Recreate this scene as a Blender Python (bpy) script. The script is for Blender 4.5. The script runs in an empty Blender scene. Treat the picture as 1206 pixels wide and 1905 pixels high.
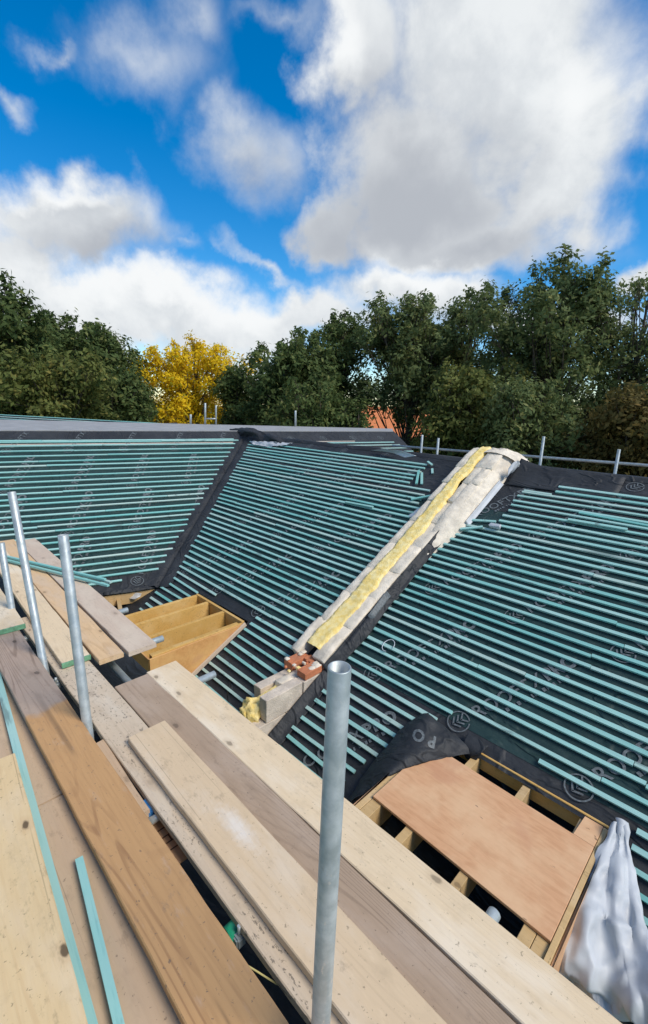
import bpy, bmesh, math, random
import numpy as np
from mathutils import Vector, Matrix, noise as mnoise

random.seed(7); rng = np.random.default_rng(11)
scene = bpy.context.scene
COL = scene.collection
R = math.radians

# ------------------------------------------------------------------ camera
# world: camera at the origin, X along the eaves, Y towards the main ridge, Z up, ground at GROUND
GROUND = -7.5
FPX, CX, CY = 845.0, 603.0, 952.5
YAW, PITCH, ROLL = R(134.8), R(13.13), R(1.79)
fw = Vector((math.cos(YAW)*math.cos(PITCH), math.sin(YAW)*math.cos(PITCH), -math.sin(PITCH)))
_rt = Vector((math.sin(YAW), -math.cos(YAW), 0)); _up = _rt.cross(fw)
rt = _rt*math.cos(ROLL) + _up*math.sin(ROLL)
up = -_rt*math.sin(ROLL) + _up*math.cos(ROLL)
cam_d = bpy.data.cameras.new('camera'); cam = bpy.data.objects.new('camera', cam_d); COL.objects.link(cam)
cam_d.sensor_fit = 'VERTICAL'; cam_d.sensor_height = 36; cam_d.lens = FPX/1905*36
cam_d.clip_start = .02; cam_d.clip_end = 2000
cam.matrix_world = Matrix(((rt.x, up.x, -fw.x, 0), (rt.y, up.y, -fw.y, 0), (rt.z, up.z, -fw.z, 0), (0, 0, 0, 1)))
scene.camera = cam

def ray(x, y): return fw + rt*((x-CX)/FPX) - up*((y-CY)/FPX)
def onz(x, y, z): d = ray(x, y); return d*(z/d.z)
def onx(x, y, X): d = ray(x, y); return d*(X/d.x)
def ony(x, y, Y): d = ray(x, y); return d*(Y/d.y)
def atd(x, y, dist):
    d = ray(x, y); return d*(dist/math.hypot(d.x, d.y))

# ------------------------------------------------------------------ node helper
class NG:
    def __init__(s, tree): s.t = tree; s.n = tree.nodes; s.l = tree.links; s.n.clear()
    def node(s, typ, **kw):
        nd = s.n.new(typ)
        for k, v in kw.items(): setattr(nd, k, v)
        return nd
    def put(s, sock, v):
        if isinstance(v, bpy.types.NodeSocket): s.l.new(v, sock)
        else:
            try: sock.default_value = v
            except Exception: sock.default_value = (*v, 1) if len(v) == 3 else v[:3]
    def m(s, op, a, b=None, c=None, clamp=False):
        nd = s.node('ShaderNodeMath', operation=op); nd.use_clamp = clamp
        for i, v in enumerate((a, b, c)):
            if v is not None: s.put(nd.inputs[i], v)
        return nd.outputs[0]
    def vm(s, op, a, b=None, out=0):
        nd = s.node('ShaderNodeVectorMath', operation=op); s.put(nd.inputs[0], a)
        if b is not None: s.put(nd.inputs[1], b)
        return nd.outputs['Value' if out else 0]
    def mix(s, f, a, b, blend='MIX'):
        nd = s.node('ShaderNodeMix', data_type='RGBA', blend_type=blend); nd.clamp_factor = True
        s.put(nd.inputs['Factor'], f); s.put(nd.inputs[6], a); s.put(nd.inputs[7], b); return nd.outputs[2]
    def noise(s, vec, scale, detail=4, rough=.5, dist=0.0, col=False):
        nd = s.node('ShaderNodeTexNoise'); s.put(nd.inputs['Vector'], vec); nd.inputs['Scale'].default_value = scale
        nd.inputs['Detail'].default_value = detail; nd.inputs['Roughness'].default_value = rough; nd.inputs['Distortion'].default_value = dist
        return nd.outputs['Color' if col else 0]
    def ramp(s, f, lo, hi, a=0., b=1.):
        nd = s.node('ShaderNodeMapRange', interpolation_type='SMOOTHSTEP'); s.put(nd.inputs[0], f)
        nd.inputs[1].default_value = lo; nd.inputs[2].default_value = hi; nd.inputs[3].default_value = a; nd.inputs[4].default_value = b
        return nd.outputs[0]
    def scale(s, vec, sc):
        return s.vm('MULTIPLY', vec, sc)

# ------------------------------------------------------------------ world: sky with broken cloud
SUN_DIR = Vector((.86, .22, .0)).normalized(); SUN_EL = R(47)
sun_vec = Vector((SUN_DIR.x*math.cos(SUN_EL), SUN_DIR.y*math.cos(SUN_EL), math.sin(SUN_EL)))
world = bpy.data.worlds.new('World'); scene.world = world; world.use_nodes = True
def build_world():
    g = NG(world.node_tree)
    out = g.node('ShaderNodeOutputWorld')
    sky = g.node('ShaderNodeTexSky', sky_type='NISHITA'); sky.sun_disc = False
    sky.sun_elevation = SUN_EL; sky.sun_rotation = math.pi/2 - math.atan2(sun_vec.y, sun_vec.x)
    sky.air_density = 1.0; sky.dust_density = .2; sky.ozone_density = 3.0; sky.altitude = 100
    hs = g.node('ShaderNodeHueSaturation'); hs.inputs['Saturation'].default_value = 1.46; hs.inputs['Hue'].default_value = .499; hs.inputs['Value'].default_value = 1.16
    g.l.new(sky.outputs[0], hs.inputs['Color'])
    b1 = g.node('ShaderNodeBackground'); g.l.new(hs.outputs[0], b1.inputs[0]); b1.inputs[1].default_value = .135
    tc = g.node('ShaderNodeTexCoord'); D = g.vm('NORMALIZE', tc.outputs['Generated'])
    F = Vector((math.cos(YAW), math.sin(YAW), 0)); Rr = Vector((math.sin(YAW), -math.cos(YAW), 0))
    def ae(px, py):
        d = ray(px, py).normalized()
        return math.atan2(d.dot(Rr), d.dot(F)), math.asin(d.z)
    a0 = g.m('ARCTAN2', g.vm('DOT_PRODUCT', D, Rr, 1), g.vm('DOT_PRODUCT', D, F, 1))
    sep = g.node('ShaderNodeSeparateXYZ'); g.l.new(D, sep.inputs[0]); e0 = g.m('ARCSINE', sep.outputs[2])
    # domain warp
    w1 = g.noise(D, 4.2, 3, .55, col=True); w2 = g.noise(D, 13.0, 5, .6, col=True)
    s1 = g.node('ShaderNodeSeparateColor'); g.l.new(w1, s1.inputs[0]); s2 = g.node('ShaderNodeSeparateColor'); g.l.new(w2, s2.inputs[0])
    def warp(base, c1, c2, k1, k2):
        return g.m('ADD', base, g.m('ADD', g.m('MULTIPLY_ADD', c1, k1, -k1/2), g.m('MULTIPLY_ADD', c2, k2, -k2/2)))
    a = warp(a0, s1.outputs[0], s2.outputs[0], .30, .10); e = warp(e0, s1.outputs[1], s2.outputs[1], .24, .09)
    def blob(px, py, rx, ry, k=1.0, rot=0.0):
        ca, ce = ae(px, py); xa, _ = ae(px+rx, py); _, ye = ae(px, py-ry); _, yd = ae(px, py+ry)
        ra = abs(xa-ca); re = abs(ye-yd)/2
        da = g.m('SUBTRACT', a, ca); de = g.m('SUBTRACT', e, ce)
        if rot:
            c, s_ = math.cos(rot), math.sin(rot)
            da, de = g.m('ADD', g.m('MULTIPLY', da, c), g.m('MULTIPLY', de, s_)), g.m('SUBTRACT', g.m('MULTIPLY', de, c), g.m('MULTIPLY', da, s_))
        x = g.m('MULTIPLY', da, 1/ra); y = g.m('MULTIPLY', de, 1/re)
        d = g.m('SQRT', g.m('ADD', g.m('MULTIPLY', x, x), g.m('MULTIPLY', y, y)))
        return g.m('MULTIPLY', g.m('SUBTRACT', 1.18, d), k)
    def union(bl):
        r = None
        for b in bl:
            f = blob(*b); r = f if r is None else g.m('SMOOTH_MAX', r, f, .18)
        return r
    thick = union([(940, 150, 350, 290), (760, 330, 215, 170), (690, 90, 110, 150), (1020, 340, 200, 130), (860, 440, 190, 80), (1130, 230, 140, 150), (630, 400, 95, 100), (770, 440, 160, 80),
                   (125, 425, 190, 105), (30, 500, 120, 70), (320, 610, 350, 92), (90, 570, 190, 70), (560, 600, 140, 60), (770, 545, 170, 72), (1215, 495, 70, 50), (620, 440, 80, 60), (1000, 600, 300, 40)])
    thin = union([(455, 290, 125, 120, 1.1), (255, 120, 190, 105, .62), (105, 75, 80, 36, .7), (-10, 165, 50, 45, .7), (530, 20, 150, 60, .5), (490, 505, 120, 20, .8, -.32), (330, 470, 60, 25, .5), (1140, 440, 80, 60, .35), (370, 40, 90, 120, .6)])
    fb = g.noise(D, 7.5, 8, .58, .3); fine = g.noise(D, 26.0, 6, .62)
    n = g.m('ADD', g.m('MULTIPLY_ADD', fb, .95, -.475), g.m('MULTIPLY_ADD', fine, .16, -.08))
    dk = g.ramp(g.m('ADD', thick, n), -.02, .72); dn = g.ramp(g.m('ADD', thin, g.m('MULTIPLY', n, .85)), .05, 1.25, 0, .85)
    dens = g.m('MAXIMUM', dk, dn)
    # the same broken cloud goes on all round, outside the azimuths placed above
    gen = g.ramp(g.m('ADD', g.noise(g.scale(D, (1, 1, 1.7)), 2.6, 8, .55), g.m('MULTIPLY', n, .12)), .47, .60)
    outside = g.m('MAXIMUM', g.ramp(g.m('ABSOLUTE', a0), .68, .95), g.ramp(e0, .66, .9))
    dens = g.m('ADD', g.m('MULTIPLY', dens, g.m('SUBTRACT', 1, outside)), g.m('MULTIPLY', gen, outside))
    grey = union([(760, 370, 210, 120, 1.1), (640, 430, 120, 90), (880, 440, 190, 70), (190, 480, 140, 55), (470, 340, 90, 70, .8), (700, 180, 110, 130, .5), (120, 400, 90, 60, .35), (830, 600, 160, 25, .5)])
    gr = g.m('ADD', grey, g.m('MULTIPLY_ADD', g.noise(D, 5.0, 4, .45), .9, -.5)); gr = g.ramp(gr, -.45, 1.15)
    gen_gr = g.ramp(g.noise(D, 4.0, 6, .55), .42, .62)
    gr = g.m('ADD', g.m('MULTIPLY', gr, g.m('SUBTRACT', 1, outside)), g.m('MULTIPLY', gen_gr, outside))
    white = g.mix(g.ramp(g.m('ADD', g.m('MULTIPLY', fb, .75), g.m('MULTIPLY', fine, .25)), .36, .62), (.68, .72, .76), (.84, .87, .89))
    cc = g.mix(gr, white, (.47, .50, .55))
    bright = g.ramp(g.m('ADD', union([(775, 515, 150, 50), (330, 565, 250, 50), (70, 360, 110, 45), (640, 90, 70, 110, .7), (1090, 180, 120, 120, .6)]), g.m('MULTIPLY', n, 1.3)), .1, .9)
    cc = g.mix(g.m('MULTIPLY', bright, g.m('SUBTRACT', 1, outside)), cc, (.93, .95, .96))
    b2 = g.node('ShaderNodeBackground'); g.l.new(cc, b2.inputs[0]); b2.inputs[1].default_value = .92
    mx = g.node('ShaderNodeMixShader'); g.l.new(dens, mx.inputs[0]); g.l.new(b1.outputs[0], mx.inputs[1]); g.l.new(b2.outputs[0], mx.inputs[2])
    g.l.new(mx.outputs[0], out.inputs[0])
build_world()
sun_l = bpy.data.lights.new('sun', 'SUN'); sun_l.energy = 3.4; sun_l.angle = R(26); sun_l.color = (1, .92, .79)
sun = bpy.data.objects.new('sun', sun_l); COL.objects.link(sun); sun.rotation_euler = sun_vec.to_track_quat('Z', 'Y').to_euler()
scene.view_settings.view_transform = 'Standard'; scene.view_settings.look = 'None'
scene.view_settings.exposure = 0.12; scene.view_settings.gamma = 1.0; scene.view_settings.use_curve_mapping = False
scene.cycles.use_denoising = True; scene.cycles.max_bounces = 6; scene.cycles.transparent_max_bounces = 8

# ------------------------------------------------------------------ materials
def new_mat(name):
    m = bpy.data.materials.new(name); m.use_nodes = True; g = NG(m.node_tree)
    o = g.node('ShaderNodeOutputMaterial'); p = g.node('ShaderNodeBsdfPrincipled'); g.l.new(p.outputs[0], o.inputs[0])
    g.p = p; return m, g
def bump(g, h, strength=.3, dist=.01):
    b = g.node('ShaderNodeBump'); b.inputs['Strength'].default_value = strength; b.inputs['Distance'].default_value = dist
    g.put(b.inputs['Height'], h); g.l.new(b.outputs[0], g.p.inputs['Normal'])
def objvec(g, k=7.0):
    tc = g.node('ShaderNodeTexCoord'); oi = g.node('ShaderNodeObjectInfo')
    off = g.node('ShaderNodeCombineXYZ'); g.l.new(g.m('MULTIPLY', oi.outputs['Random'], k), off.inputs[0]); g.l.new(g.m('MULTIPLY', oi.outputs['Random'], k*1.7), off.inputs[1])
    return g.vm('ADD', tc.outputs['Object'], off.outputs[0]), oi.outputs['Random'], tc.outputs['Object']

def mat_wood(name, base, dark, stain=None, knots=.6, grain=.5, rough=.75, specks=0.0, white=0.0, patch=None, spot=None, kscale=1.9):
    m, g = new_mat(name); v, rnd, raw = objvec(g)
    gl = g.noise(g.scale(v, (.06, 1, 1)), 60, 5, .6, .4)                 # fine long fibres
    fld = g.noise(g.scale(v, (.22, 2.4, 2.4)), 1.5, 1.5, .4, .25)        # growth-ring contours: long lines that close into cathedrals
    cont = g.ramp(g.m('SINE', g.m('MULTIPLY', fld, 190)), .50, .97)
    msk = g.ramp(g.noise(g.scale(v, (.45, 2.6, 2.6)), 1.3, 2), .44, .62, .12, 1.0)
    f = g.m('ADD', g.m('MULTIPLY', g.ramp(gl, .40, .78), .50*grain), g.m('MULTIPLY', g.m('MULTIPLY', cont, msk), .75*grain), clamp=True)
    c = g.mix(f, base, dark)
    big = g.noise(g.scale(v, (.6, 1.6, 1.6)), 2.6, 5, .6)
    if stain: c = g.mix(g.ramp(big, .44, .66, 0, .75), c, stain)
    c = g.mix(g.ramp(g.noise(g.scale(v, (.7, 1, 1)), 9, 6, .65), .52, .75, 0, .38), c, tuple(x*.62 for x in base))
    if patch:   # a length of the same board in a second colour: (x0, colour, dark)
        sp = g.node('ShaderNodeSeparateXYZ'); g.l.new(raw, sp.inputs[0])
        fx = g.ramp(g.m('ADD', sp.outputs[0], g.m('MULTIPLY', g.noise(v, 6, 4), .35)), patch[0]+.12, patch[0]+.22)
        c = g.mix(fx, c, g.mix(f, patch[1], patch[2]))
    if knots:
        vo = g.node('ShaderNodeTexVoronoi', voronoi_dimensions='2D'); g.put(vo.inputs['Vector'], g.vm('ADD', g.scale(v, (1.0, 1.9, 1.9)), g.scale(g.noise(v, 30, 2, col=True), (.03, .03, .03)))); vo.inputs['Scale'].default_value = kscale; ks = kscale/1.9*.9
        sc_ = g.node('ShaderNodeSeparateColor'); g.l.new(vo.outputs['Color'], sc_.inputs[0]); keep = g.ramp(sc_.outputs[0], .30, .34)
        c = g.mix(g.m('MULTIPLY', g.ramp(vo.outputs['Distance'], .05*ks, .15*ks, .35, 0), keep), c, dark)
        c = g.mix(g.m('MULTIPLY', g.ramp(vo.outputs['Distance'], .030*ks, .062*ks, knots, 0), keep), c, tuple(x*.22 for x in dark))
    if specks:
        sn = g.ramp(g.noise(g.scale(v, (.55, 1, 1)), 55, 3, .7), .57, .63); reg = g.ramp(g.noise(v, 3.0, 3), .38, .54)
        c = g.mix(g.m('MULTIPLY', g.m('MULTIPLY', sn, reg), specks), c, (.06, .052, .045))
    dirt = g.m('MULTIPLY', g.ramp(g.noise(g.scale(v, (.5, 1, 1)), 24, 5, .7), .54, .68), g.ramp(g.noise(v, 2.4, 3), .45, .65))
    c = g.mix(g.m('MULTIPLY', dirt, .5), c, tuple(x*.45 for x in base))
    lite = g.ramp(g.noise(g.scale(v, (.3, 1, 1)), 17, 6, .7), .56, .74, 0, .4); c = g.mix(lite, c, tuple(min(.85, x*1.25+.03) for x in base))
    crk = g.ramp(g.m('ABSOLUTE', g.m('SUBTRACT', g.noise(g.scale(v, (.018, 1, 1)), 5.5, 1.0, .4), .5)), .0, .007, .4, 0); crk = g.m('MULTIPLY', crk, g.ramp(g.noise(g.scale(v, (.6, .6, .6)), 2.0, 2), .50, .60))
    c = g.mix(crk, c, tuple(x*.2 for x in dark))
    sc = g.ramp(g.noise(g.scale(v, (1, 1, 1)), 46, 3, .75), .625, .70, 0, .7)
    c = g.mix(sc, c, tuple(x*.33 for x in base))
    if white:
        wn = g.ramp(g.noise(v, 3.1, 6, .62), .60, .68, 0, white); c = g.mix(wn, c, (.80, .80, .78))
    if spot:    # a scuff of plaster dust: (x, y, rx, ry)
        q = g.vm('MULTIPLY', g.vm('SUBTRACT', raw, (spot[0], spot[1], 0)), (1/spot[2], 1/spot[3], 0)); q = g.vm('LENGTH', q, out=1)
        c = g.mix(g.ramp(g.m('ADD', q, g.m('MULTIPLY_ADD', g.noise(v, 34, 5, .65), 1.3, -.65)), .0, 1.2, .5, 0), c, (.84, .82, .78))
    hs = g.node('ShaderNodeHueSaturation'); g.l.new(c, hs.inputs['Color']); g.l.new(g.m('MULTIPLY_ADD', rnd, .16, .92), hs.inputs['Value'])
    g.l.new(hs.outputs[0], g.p.inputs['Base Color']); g.p.inputs['Roughness'].default_value = rough
    bump(g, g.m('ADD', g.m('MULTIPLY', gl, .8), g.m('MULTIPLY', cont, .25)), .35, .004)
    return m
def mat_plain(name, base, rough=.7, var=.2, scale=8, bstr=.25, bdist=.004, metallic=0, bscale=60, second=None):
    m, g = new_mat(name); v, rnd, raw = objvec(g)
    c = g.mix(g.ramp(g.noise(v, scale, 6, .6), .35, .68), tuple(x*(1-var) for x in base), second or tuple(min(1, x*(1+var)) for x in base))
    g.l.new(c, g.p.inputs['Base Color']); g.p.inputs['Roughness'].default_value = rough; g.p.inputs['Metallic'].default_value = metallic
    if bstr: bump(g, g.noise(v, bscale, 5, .65), bstr, bdist)
    return m
def mat_membrane(nm='black_breather_membrane', c0=(.018, .020, .023), c1=(.031, .034, .038)):
    m, g = new_mat(nm); v, rnd, raw = objvec(g)
    c = g.mix(g.ramp(g.noise(v, 2.2, 5, .6), .35, .7), c0, c1)
    dust = g.ramp(g.noise(v, 11, 7, .7), .55, .75, 0, .25); c = g.mix(dust, c, (.07, .075, .08))
    g.l.new(c, g.p.inputs['Base Color']); g.p.inputs['Roughness'].default_value = .62; g.p.inputs['Specular IOR Level'].default_value = .35
    w = g.m('ADD', g.noise(g.scale(v, (1, 2.2, 2.2)), 3.5, 4, .5), g.m('MULTIPLY', g.noise(v, 120, 2), .05))
    w = g.m('ADD', w, g.m('MULTIPLY', g.ramp(g.m('ABSOLUTE', g.m('SUBTRACT', g.noise(g.scale(v, (.7, 1.3, 1.3)), 2.3, 3, .5, .6), .5)), 0, .05), -.35))
    bump(g, w, .75, .035); return m
def mat_batten():
    m, g = new_mat('treated_batten_timber'); v, rnd, raw = objvec(g, 31.0)
    r2 = g.node('ShaderNodeTexWhiteNoise', noise_dimensions='1D'); g.l.new(rnd, r2.inputs['W'])
    c = g.mix(rnd, (.155, .445, .41), (.33, .575, .53))
    c = g.mix(g.ramp(r2.outputs[0], .72, .95, 0, .75), c, (.44, .54, .48))
    c = g.mix(g.ramp(g.noise(g.scale(v, (.5, 1, 1)), 2.2, 4, .6), .42, .7, 0, .65), c, (.38, .55, .51))
    c = g.mix(g.ramp(g.noise(g.scale(v, (.08, 1, 1)), 60, 4, .65), .5, .72, 0, .5), c, (.15, .36, .35))
    c = g.mix(g.ramp(g.noise(g.scale(v, (.35, 1, 1)), 14, 3, .6), .62, .70, 0, .75), c, (.13, .20, .19))
    g.l.new(c, g.p.inputs['Base Color']); g.p.inputs['Roughness'].default_value = .7
    bump(g, g.noise(g.scale(v, (.08, 1, 1)), 70, 4, .6), .3, .003); return m
def mat_print():
    m, g = new_mat('grey_print'); v, rnd, raw = objvec(g)
    c = g.mix(g.ramp(g.noise(v, 60, 4, .6), .3, .7), (.065, .075, .08), (.15, .17, .175)); g.l.new(c, g.p.inputs['Base Color']); g.p.inputs['Roughness'].default_value = .6
    return m
def mat_galv():
    m, g = new_mat('galvanised_steel'); v, rnd, raw = objvec(g)
    c = g.mix(g.ramp(g.noise(v, 14, 6, .65), .35, .68), (.36, .405, .41), (.52, .56, .56))
    c = g.mix(g.ramp(g.noise(g.scale(v, (1, 1, .08)), 60, 4, .6), .58, .72, 0, .35), c, (.34, .37, .39))
    c = g.mix(g.ramp(g.noise(v, 5, 5, .7), .60, .72, 0, .4), c, (.62, .66, .66))
    c = g.mix(g.ramp(g.noise(g.scale(v, (1, 1, .5)), 38, 4, .7), .64, .70, 0, .7), c, (.60, .58, .53)); c = g.mix(g.ramp(g.noise(g.scale(v, (1, 1, .35)), 17, 5, .7), .64, .74, 0, .5), c, (.26, .19, .13))
    g.l.new(c, g.p.inputs['Base Color']); g.p.inputs['Metallic'].default_value = .5
    g.l.new(g.ramp(g.noise(v, 24, 4), .3, .7, .38, .58), g.p.inputs['Roughness']); bump(g, g.noise(v, 90, 4, .6), .12, .002); return m
def mat_leaf(name, cols, trans=.42):
    m, g = new_mat(name)
    at = g.node('ShaderNodeAttribute', attribute_name='tint')
    sp = g.node('ShaderNodeSeparateColor'); g.l.new(at.outputs['Color'], sp.inputs[0])
    c = g.mix(sp.outputs[0], cols[0], cols[1]); c = g.mix(g.ramp(sp.outputs[1], .8, .98), c, cols[2])
    g.l.new(c, g.p.inputs['Base Color']); g.p.inputs['Roughness'].default_value = .7; g.p.inputs['Specular IOR Level'].default_value = .15
    tr = g.node('ShaderNodeBsdfTranslucent'); g.l.new(c, tr.inputs[0]); mx = g.node('ShaderNodeMixShader'); mx.inputs[0].default_value = trans
    g.l.new(g.p.outputs[0], mx.inputs[1]); g.l.new(tr.outputs[0], mx.inputs[2])
    out = [n for n in g.n if n.type == 'OUTPUT_MATERIAL'][0]; g.l.new(mx.outputs[0], out.inputs[0]); return m
def mat_concrete(name, base, speck=.6):
    m, g = new_mat(name); v, rnd, raw = objvec(g)
    c = g.mix(g.ramp(g.noise(v, 7, 6, .65), .35, .68), tuple(x*.72 for x in base), base)
    c = g.mix(g.ramp(g.noise(v, 55, 4, .7), .58, .7, 0, speck), c, tuple(x*.5 for x in base))
    c = g.mix(g.ramp(g.noise(v, 3, 4, .6), .55, .7, 0, .3), c, (.62, .55, .46))
    g.l.new(c, g.p.inputs['Base Color']); g.p.inputs['Roughness'].default_value = .9
    bump(g, g.m('ADD', g.noise(v, 26, 6, .7), g.m('MULTIPLY', g.noise(v, 110, 3, .6), .5)), .7, .012); return m
def mat_ply(nm='plywood', k=(1, 1, 1)):
    m, g = new_mat(nm); v, rnd, raw = objvec(g)
    gr = g.noise(g.scale(v, (.18, 1, 1)), 34, 5, .6, .8)
    c = g.mix(g.ramp(gr, .35, .7, 0, .9), (.62*k[0], .345*k[1], .18*k[2]), (.52*k[0], .27*k[1], .13*k[2]))
    c = g.mix(g.ramp(g.noise(v, 3.2, 6, .6), .38, .68, 0, .7), c, (.70*k[0], .46*k[1], .265*k[2]))
    c = g.mix(g.ramp(g.noise(v, 2.1, 4, .6, .5), .55, .68, 0, .45), c, (.50, .24, .13))
    c = g.mix(g.ramp(g.noise(g.scale(v, (.5, 1, 1)), 22, 3, .6), .70, .745, 0, .8), c, (.16, .09, .05))
    g.l.new(c, g.p.inputs['Base Color']); g.p.inputs['Roughness'].default_value = .6; bump(g, gr, .15, .002); return m

MB = mat_membrane(); MB_BOUNCE = mat_membrane('bounce_tinted_membrane', (.010, .032, .032), (.018, .044, .043)); BAT = mat_batten(); PRINT = mat_print(); GALV = mat_galv(); PLY = mat_ply(); PLYO = mat_ply('orange_plywood', (1.0, .93, .62))  # second membrane has teal bounced off the battens painted into its colour
W_CREAM = mat_wood('weathered_cream_board', (.67, .52, .335), (.48, .35, .21), (.74, .63, .48), knots=.6, grain=.45, white=.0, kscale=2.4)
W_CREAM2 = mat_wood('pale_dusty_board', (.67, .50, .315), (.49, .36, .22), (.71, .58, .43), knots=.35, grain=.35, white=.15, spot=(-.35, .02, .17, .05), kscale=2.4)
W_SPLAT = mat_wood('mortar_splashed_board', (.60, .48, .345), (.44, .33, .23), (.66, .57, .45), knots=.2, grain=.4, specks=.65)
W_GREY = mat_wood('grey_weathered_board', (.39, .28, .19), (.23, .16, .105), (.45, .345, .26), knots=.5, grain=.75)
W_PINK = mat_wood('grey_pink_board', (.58, .455, .345), (.43, .32, .235), (.64, .53, .41), knots=.3, grain=.5)
W_TAN = mat_wood('tan_board', (.62, .42, .23), (.45, .28, .14), (.56, .42, .29), knots=.5, grain=.55)
W_BROWN = mat_wood('brown_board', (.52, .37, .24), (.37, .25, .15), (.50, .37, .25), knots=.3, grain=.45)
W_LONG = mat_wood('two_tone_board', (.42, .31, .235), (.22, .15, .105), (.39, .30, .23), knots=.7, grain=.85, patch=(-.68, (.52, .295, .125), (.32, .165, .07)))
W_KNOT = mat_wood('knotty_yellow_board', (.68, .50, .27), (.54, .35, .17), (.70, .55, .36), knots=.95, grain=.5, kscale=3.1)
JOIST = mat_wood('fresh_softwood', (.58, .345, .095), (.42, .22, .05), (.64, .42, .16), knots=.7, grain=.5)
TIMBER = mat_wood('pale_softwood', (.52, .35, .16), (.38, .23, .09), (.56, .40, .22), knots=.5, grain=.5)
BLOCK = mat_concrete('concrete_block', (.68, .58, .47)); MORTAR = mat_concrete('lime_mortar', (.84, .745, .60), .25); BRICK = mat_concrete('red_brick', (.60, .21, .095))
FOAM = mat_plain('yellow_insulation', (.90, .66, .20), .95, .08, 16, .9, .010, bscale=75, second=(.93, .78, .38))
SHEET = mat_plain('grey_white_sheet', (.48, .505, .53), .55, .08, 4, .15, .01, bscale=8)
GREYFELT = mat_plain('grey_roof_felt', (.30, .305, .31), .85, .1, 3, .3, .004, bscale=200)
GREENPAINT = mat_plain('green_painted_end', (.13, .30, .17), .7, .25, 30)
BLUE = mat_plain('blue_paint', (.04, .20, .48), .5, .15, 30); GREEN = mat_plain('green_paint', (.02, .36, .20), .45, .15, 30)
ROPE = mat_plain('yellow_twine', (.55, .48, .2), .8, .1)
WALL = mat_plain('rendered_wall', (.45, .40, .34), .9, .1, 4); REDWALL = mat_plain('red_brick_wall', (.40, .17, .09), .9, .2, 20)
TILE = mat_plain('orange_roof_tile', (.66, .22, .08), .8, .2, 12); GLASS = mat_plain('window_glass', (.03, .04, .05), .1, .1, 2, 0); FRAME = mat_plain('white_paint', (.75, .75, .72), .5, .05)
GRASS = mat_plain('grass', (.05, .085, .025), .95, .35, .8, .6, .05, bscale=20); BARK = mat_plain('bark', (.09, .075, .058), .95, .35, 5, .8, .03, bscale=14)
GLOVE = mat_plain('off_white_cloth', (.62, .60, .56), .9, .1)

# ------------------------------------------------------------------ object helpers
def props(o, label, cat, group=None):
    o['label'] = label; o['category'] = cat
    if group: o['group'] = group
    return o
def thing(name, label, cat, loc=(0, 0, 0), group=None):
    o = bpy.data.objects.new(name, None); o.location = loc; o.empty_display_size = .1; COL.objects.link(o)
    return props(o, label, cat, group)
def attach(o, parent):
    if parent is not None:
        o.parent = parent; w = Vector(parent.location); p = parent.parent
        if parent.type == 'MESH' or p is not None: w = parent.get('_o', None) and Vector(parent['_o']) or Vector((0, 0, 0))
        o.matrix_parent_inverse = parent_inv(parent)
    return o
def parent_inv(p):
    m = p.matrix_basis.copy()
    if p.parent is not None: m = world_of(p)
    return m.inverted()
def world_of(o):
    m = o.matrix_basis.copy()
    if o.parent is not None: m = world_of(o.parent) @ o.matrix_parent_inverse @ m
    return m
def mesh(name, vs, fs, mat, smooth=False):
    me = bpy.data.meshes.new(name); me.from_pydata([tuple(v) for v in vs], [], fs); me.materials.append(mat)
    if smooth: me.polygons.foreach_set('use_smooth', [True]*len(me.polygons))
    me.update(); return me
def place(name, me, mw=None, parent=None, smooth_angle=None):
    o = bpy.data.objects.new(name, me); COL.objects.link(o)
    if mw is not None: o.matrix_basis = mw
    attach(o, parent); return o
def boxmesh(name, lx, ly, lz, mat, bev=.003, seg=1, jit=0.0):
    """box centred in x and y with its top at z=0"""
    bm = bmesh.new(); bmesh.ops.create_cube(bm, size=1)
    for v in bm.verts: v.co = Vector((v.co.x*lx, v.co.y*ly, v.co.z*lz - lz/2))
    if bev: bmesh.ops.bevel(bm, geom=bm.edges[:], offset=bev, segments=seg, affect='EDGES')
    if jit:
        for v in bm.verts: v.co += Vector((random.uniform(-jit, jit), random.uniform(-jit, jit), random.uniform(-jit, jit)))
    me = bpy.data.meshes.new(name); bm.to_mesh(me); bm.free(); me.materials.append(mat); return me
def frame(o, x, y, z):
    return Matrix(((x[0], y[0], z[0], o[0]), (x[1], y[1], z[1], o[1]), (x[2], y[2], z[2], o[2]), (0, 0, 0, 1)))
def tubemesh(name, p0, p1, r, mat, wall=.004, n=28, hollow=True):
    p0, p1 = Vector(p0), Vector(p1); d = (p1-p0); L = d.length; z = d.normalized()
    vs, fs = [], []
    rings = [(r, 0), (r, L-.0015), (r-.0012, L), (r-wall, L), (r-wall, max(0, L-.35))] if hollow else [(r, 0), (r, L)]
    for rr, h in rings:
        for i in range(n):
            a = 2*math.pi*i/n; vs.append((rr*math.cos(a), rr*math.sin(a), h))
    for k in range(len(rings)-1):
        for i in range(n):
            j = (i+1) % n; fs.append((k*n+i, k*n+j, (k+1)*n+j, (k+1)*n+i))
    fs.append(tuple(range(n))[::-1])
    fs.append(tuple((len(rings)-1)*n+i for i in range(n)))
    me = mesh(name, vs, fs, mat)
    for pl in me.polygons[:n*(len(rings)-1)]: pl.use_smooth = True
    q = z.to_track_quat('Z', 'Y').to_matrix().to_4x4(); return me, Matrix.Translation(p0) @ q
def tube(name, p0, p1, r, mat=None, parent=None, hollow=True, n=28):
    me, mw = tubemesh(name, p0, p1, r, mat or GALV, n=n, hollow=hollow); return place(name, me, mw, parent)
def fbm(p, o=4):
    return mnoise.fractal(Vector(p), 1.0, 2.0, o)
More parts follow.
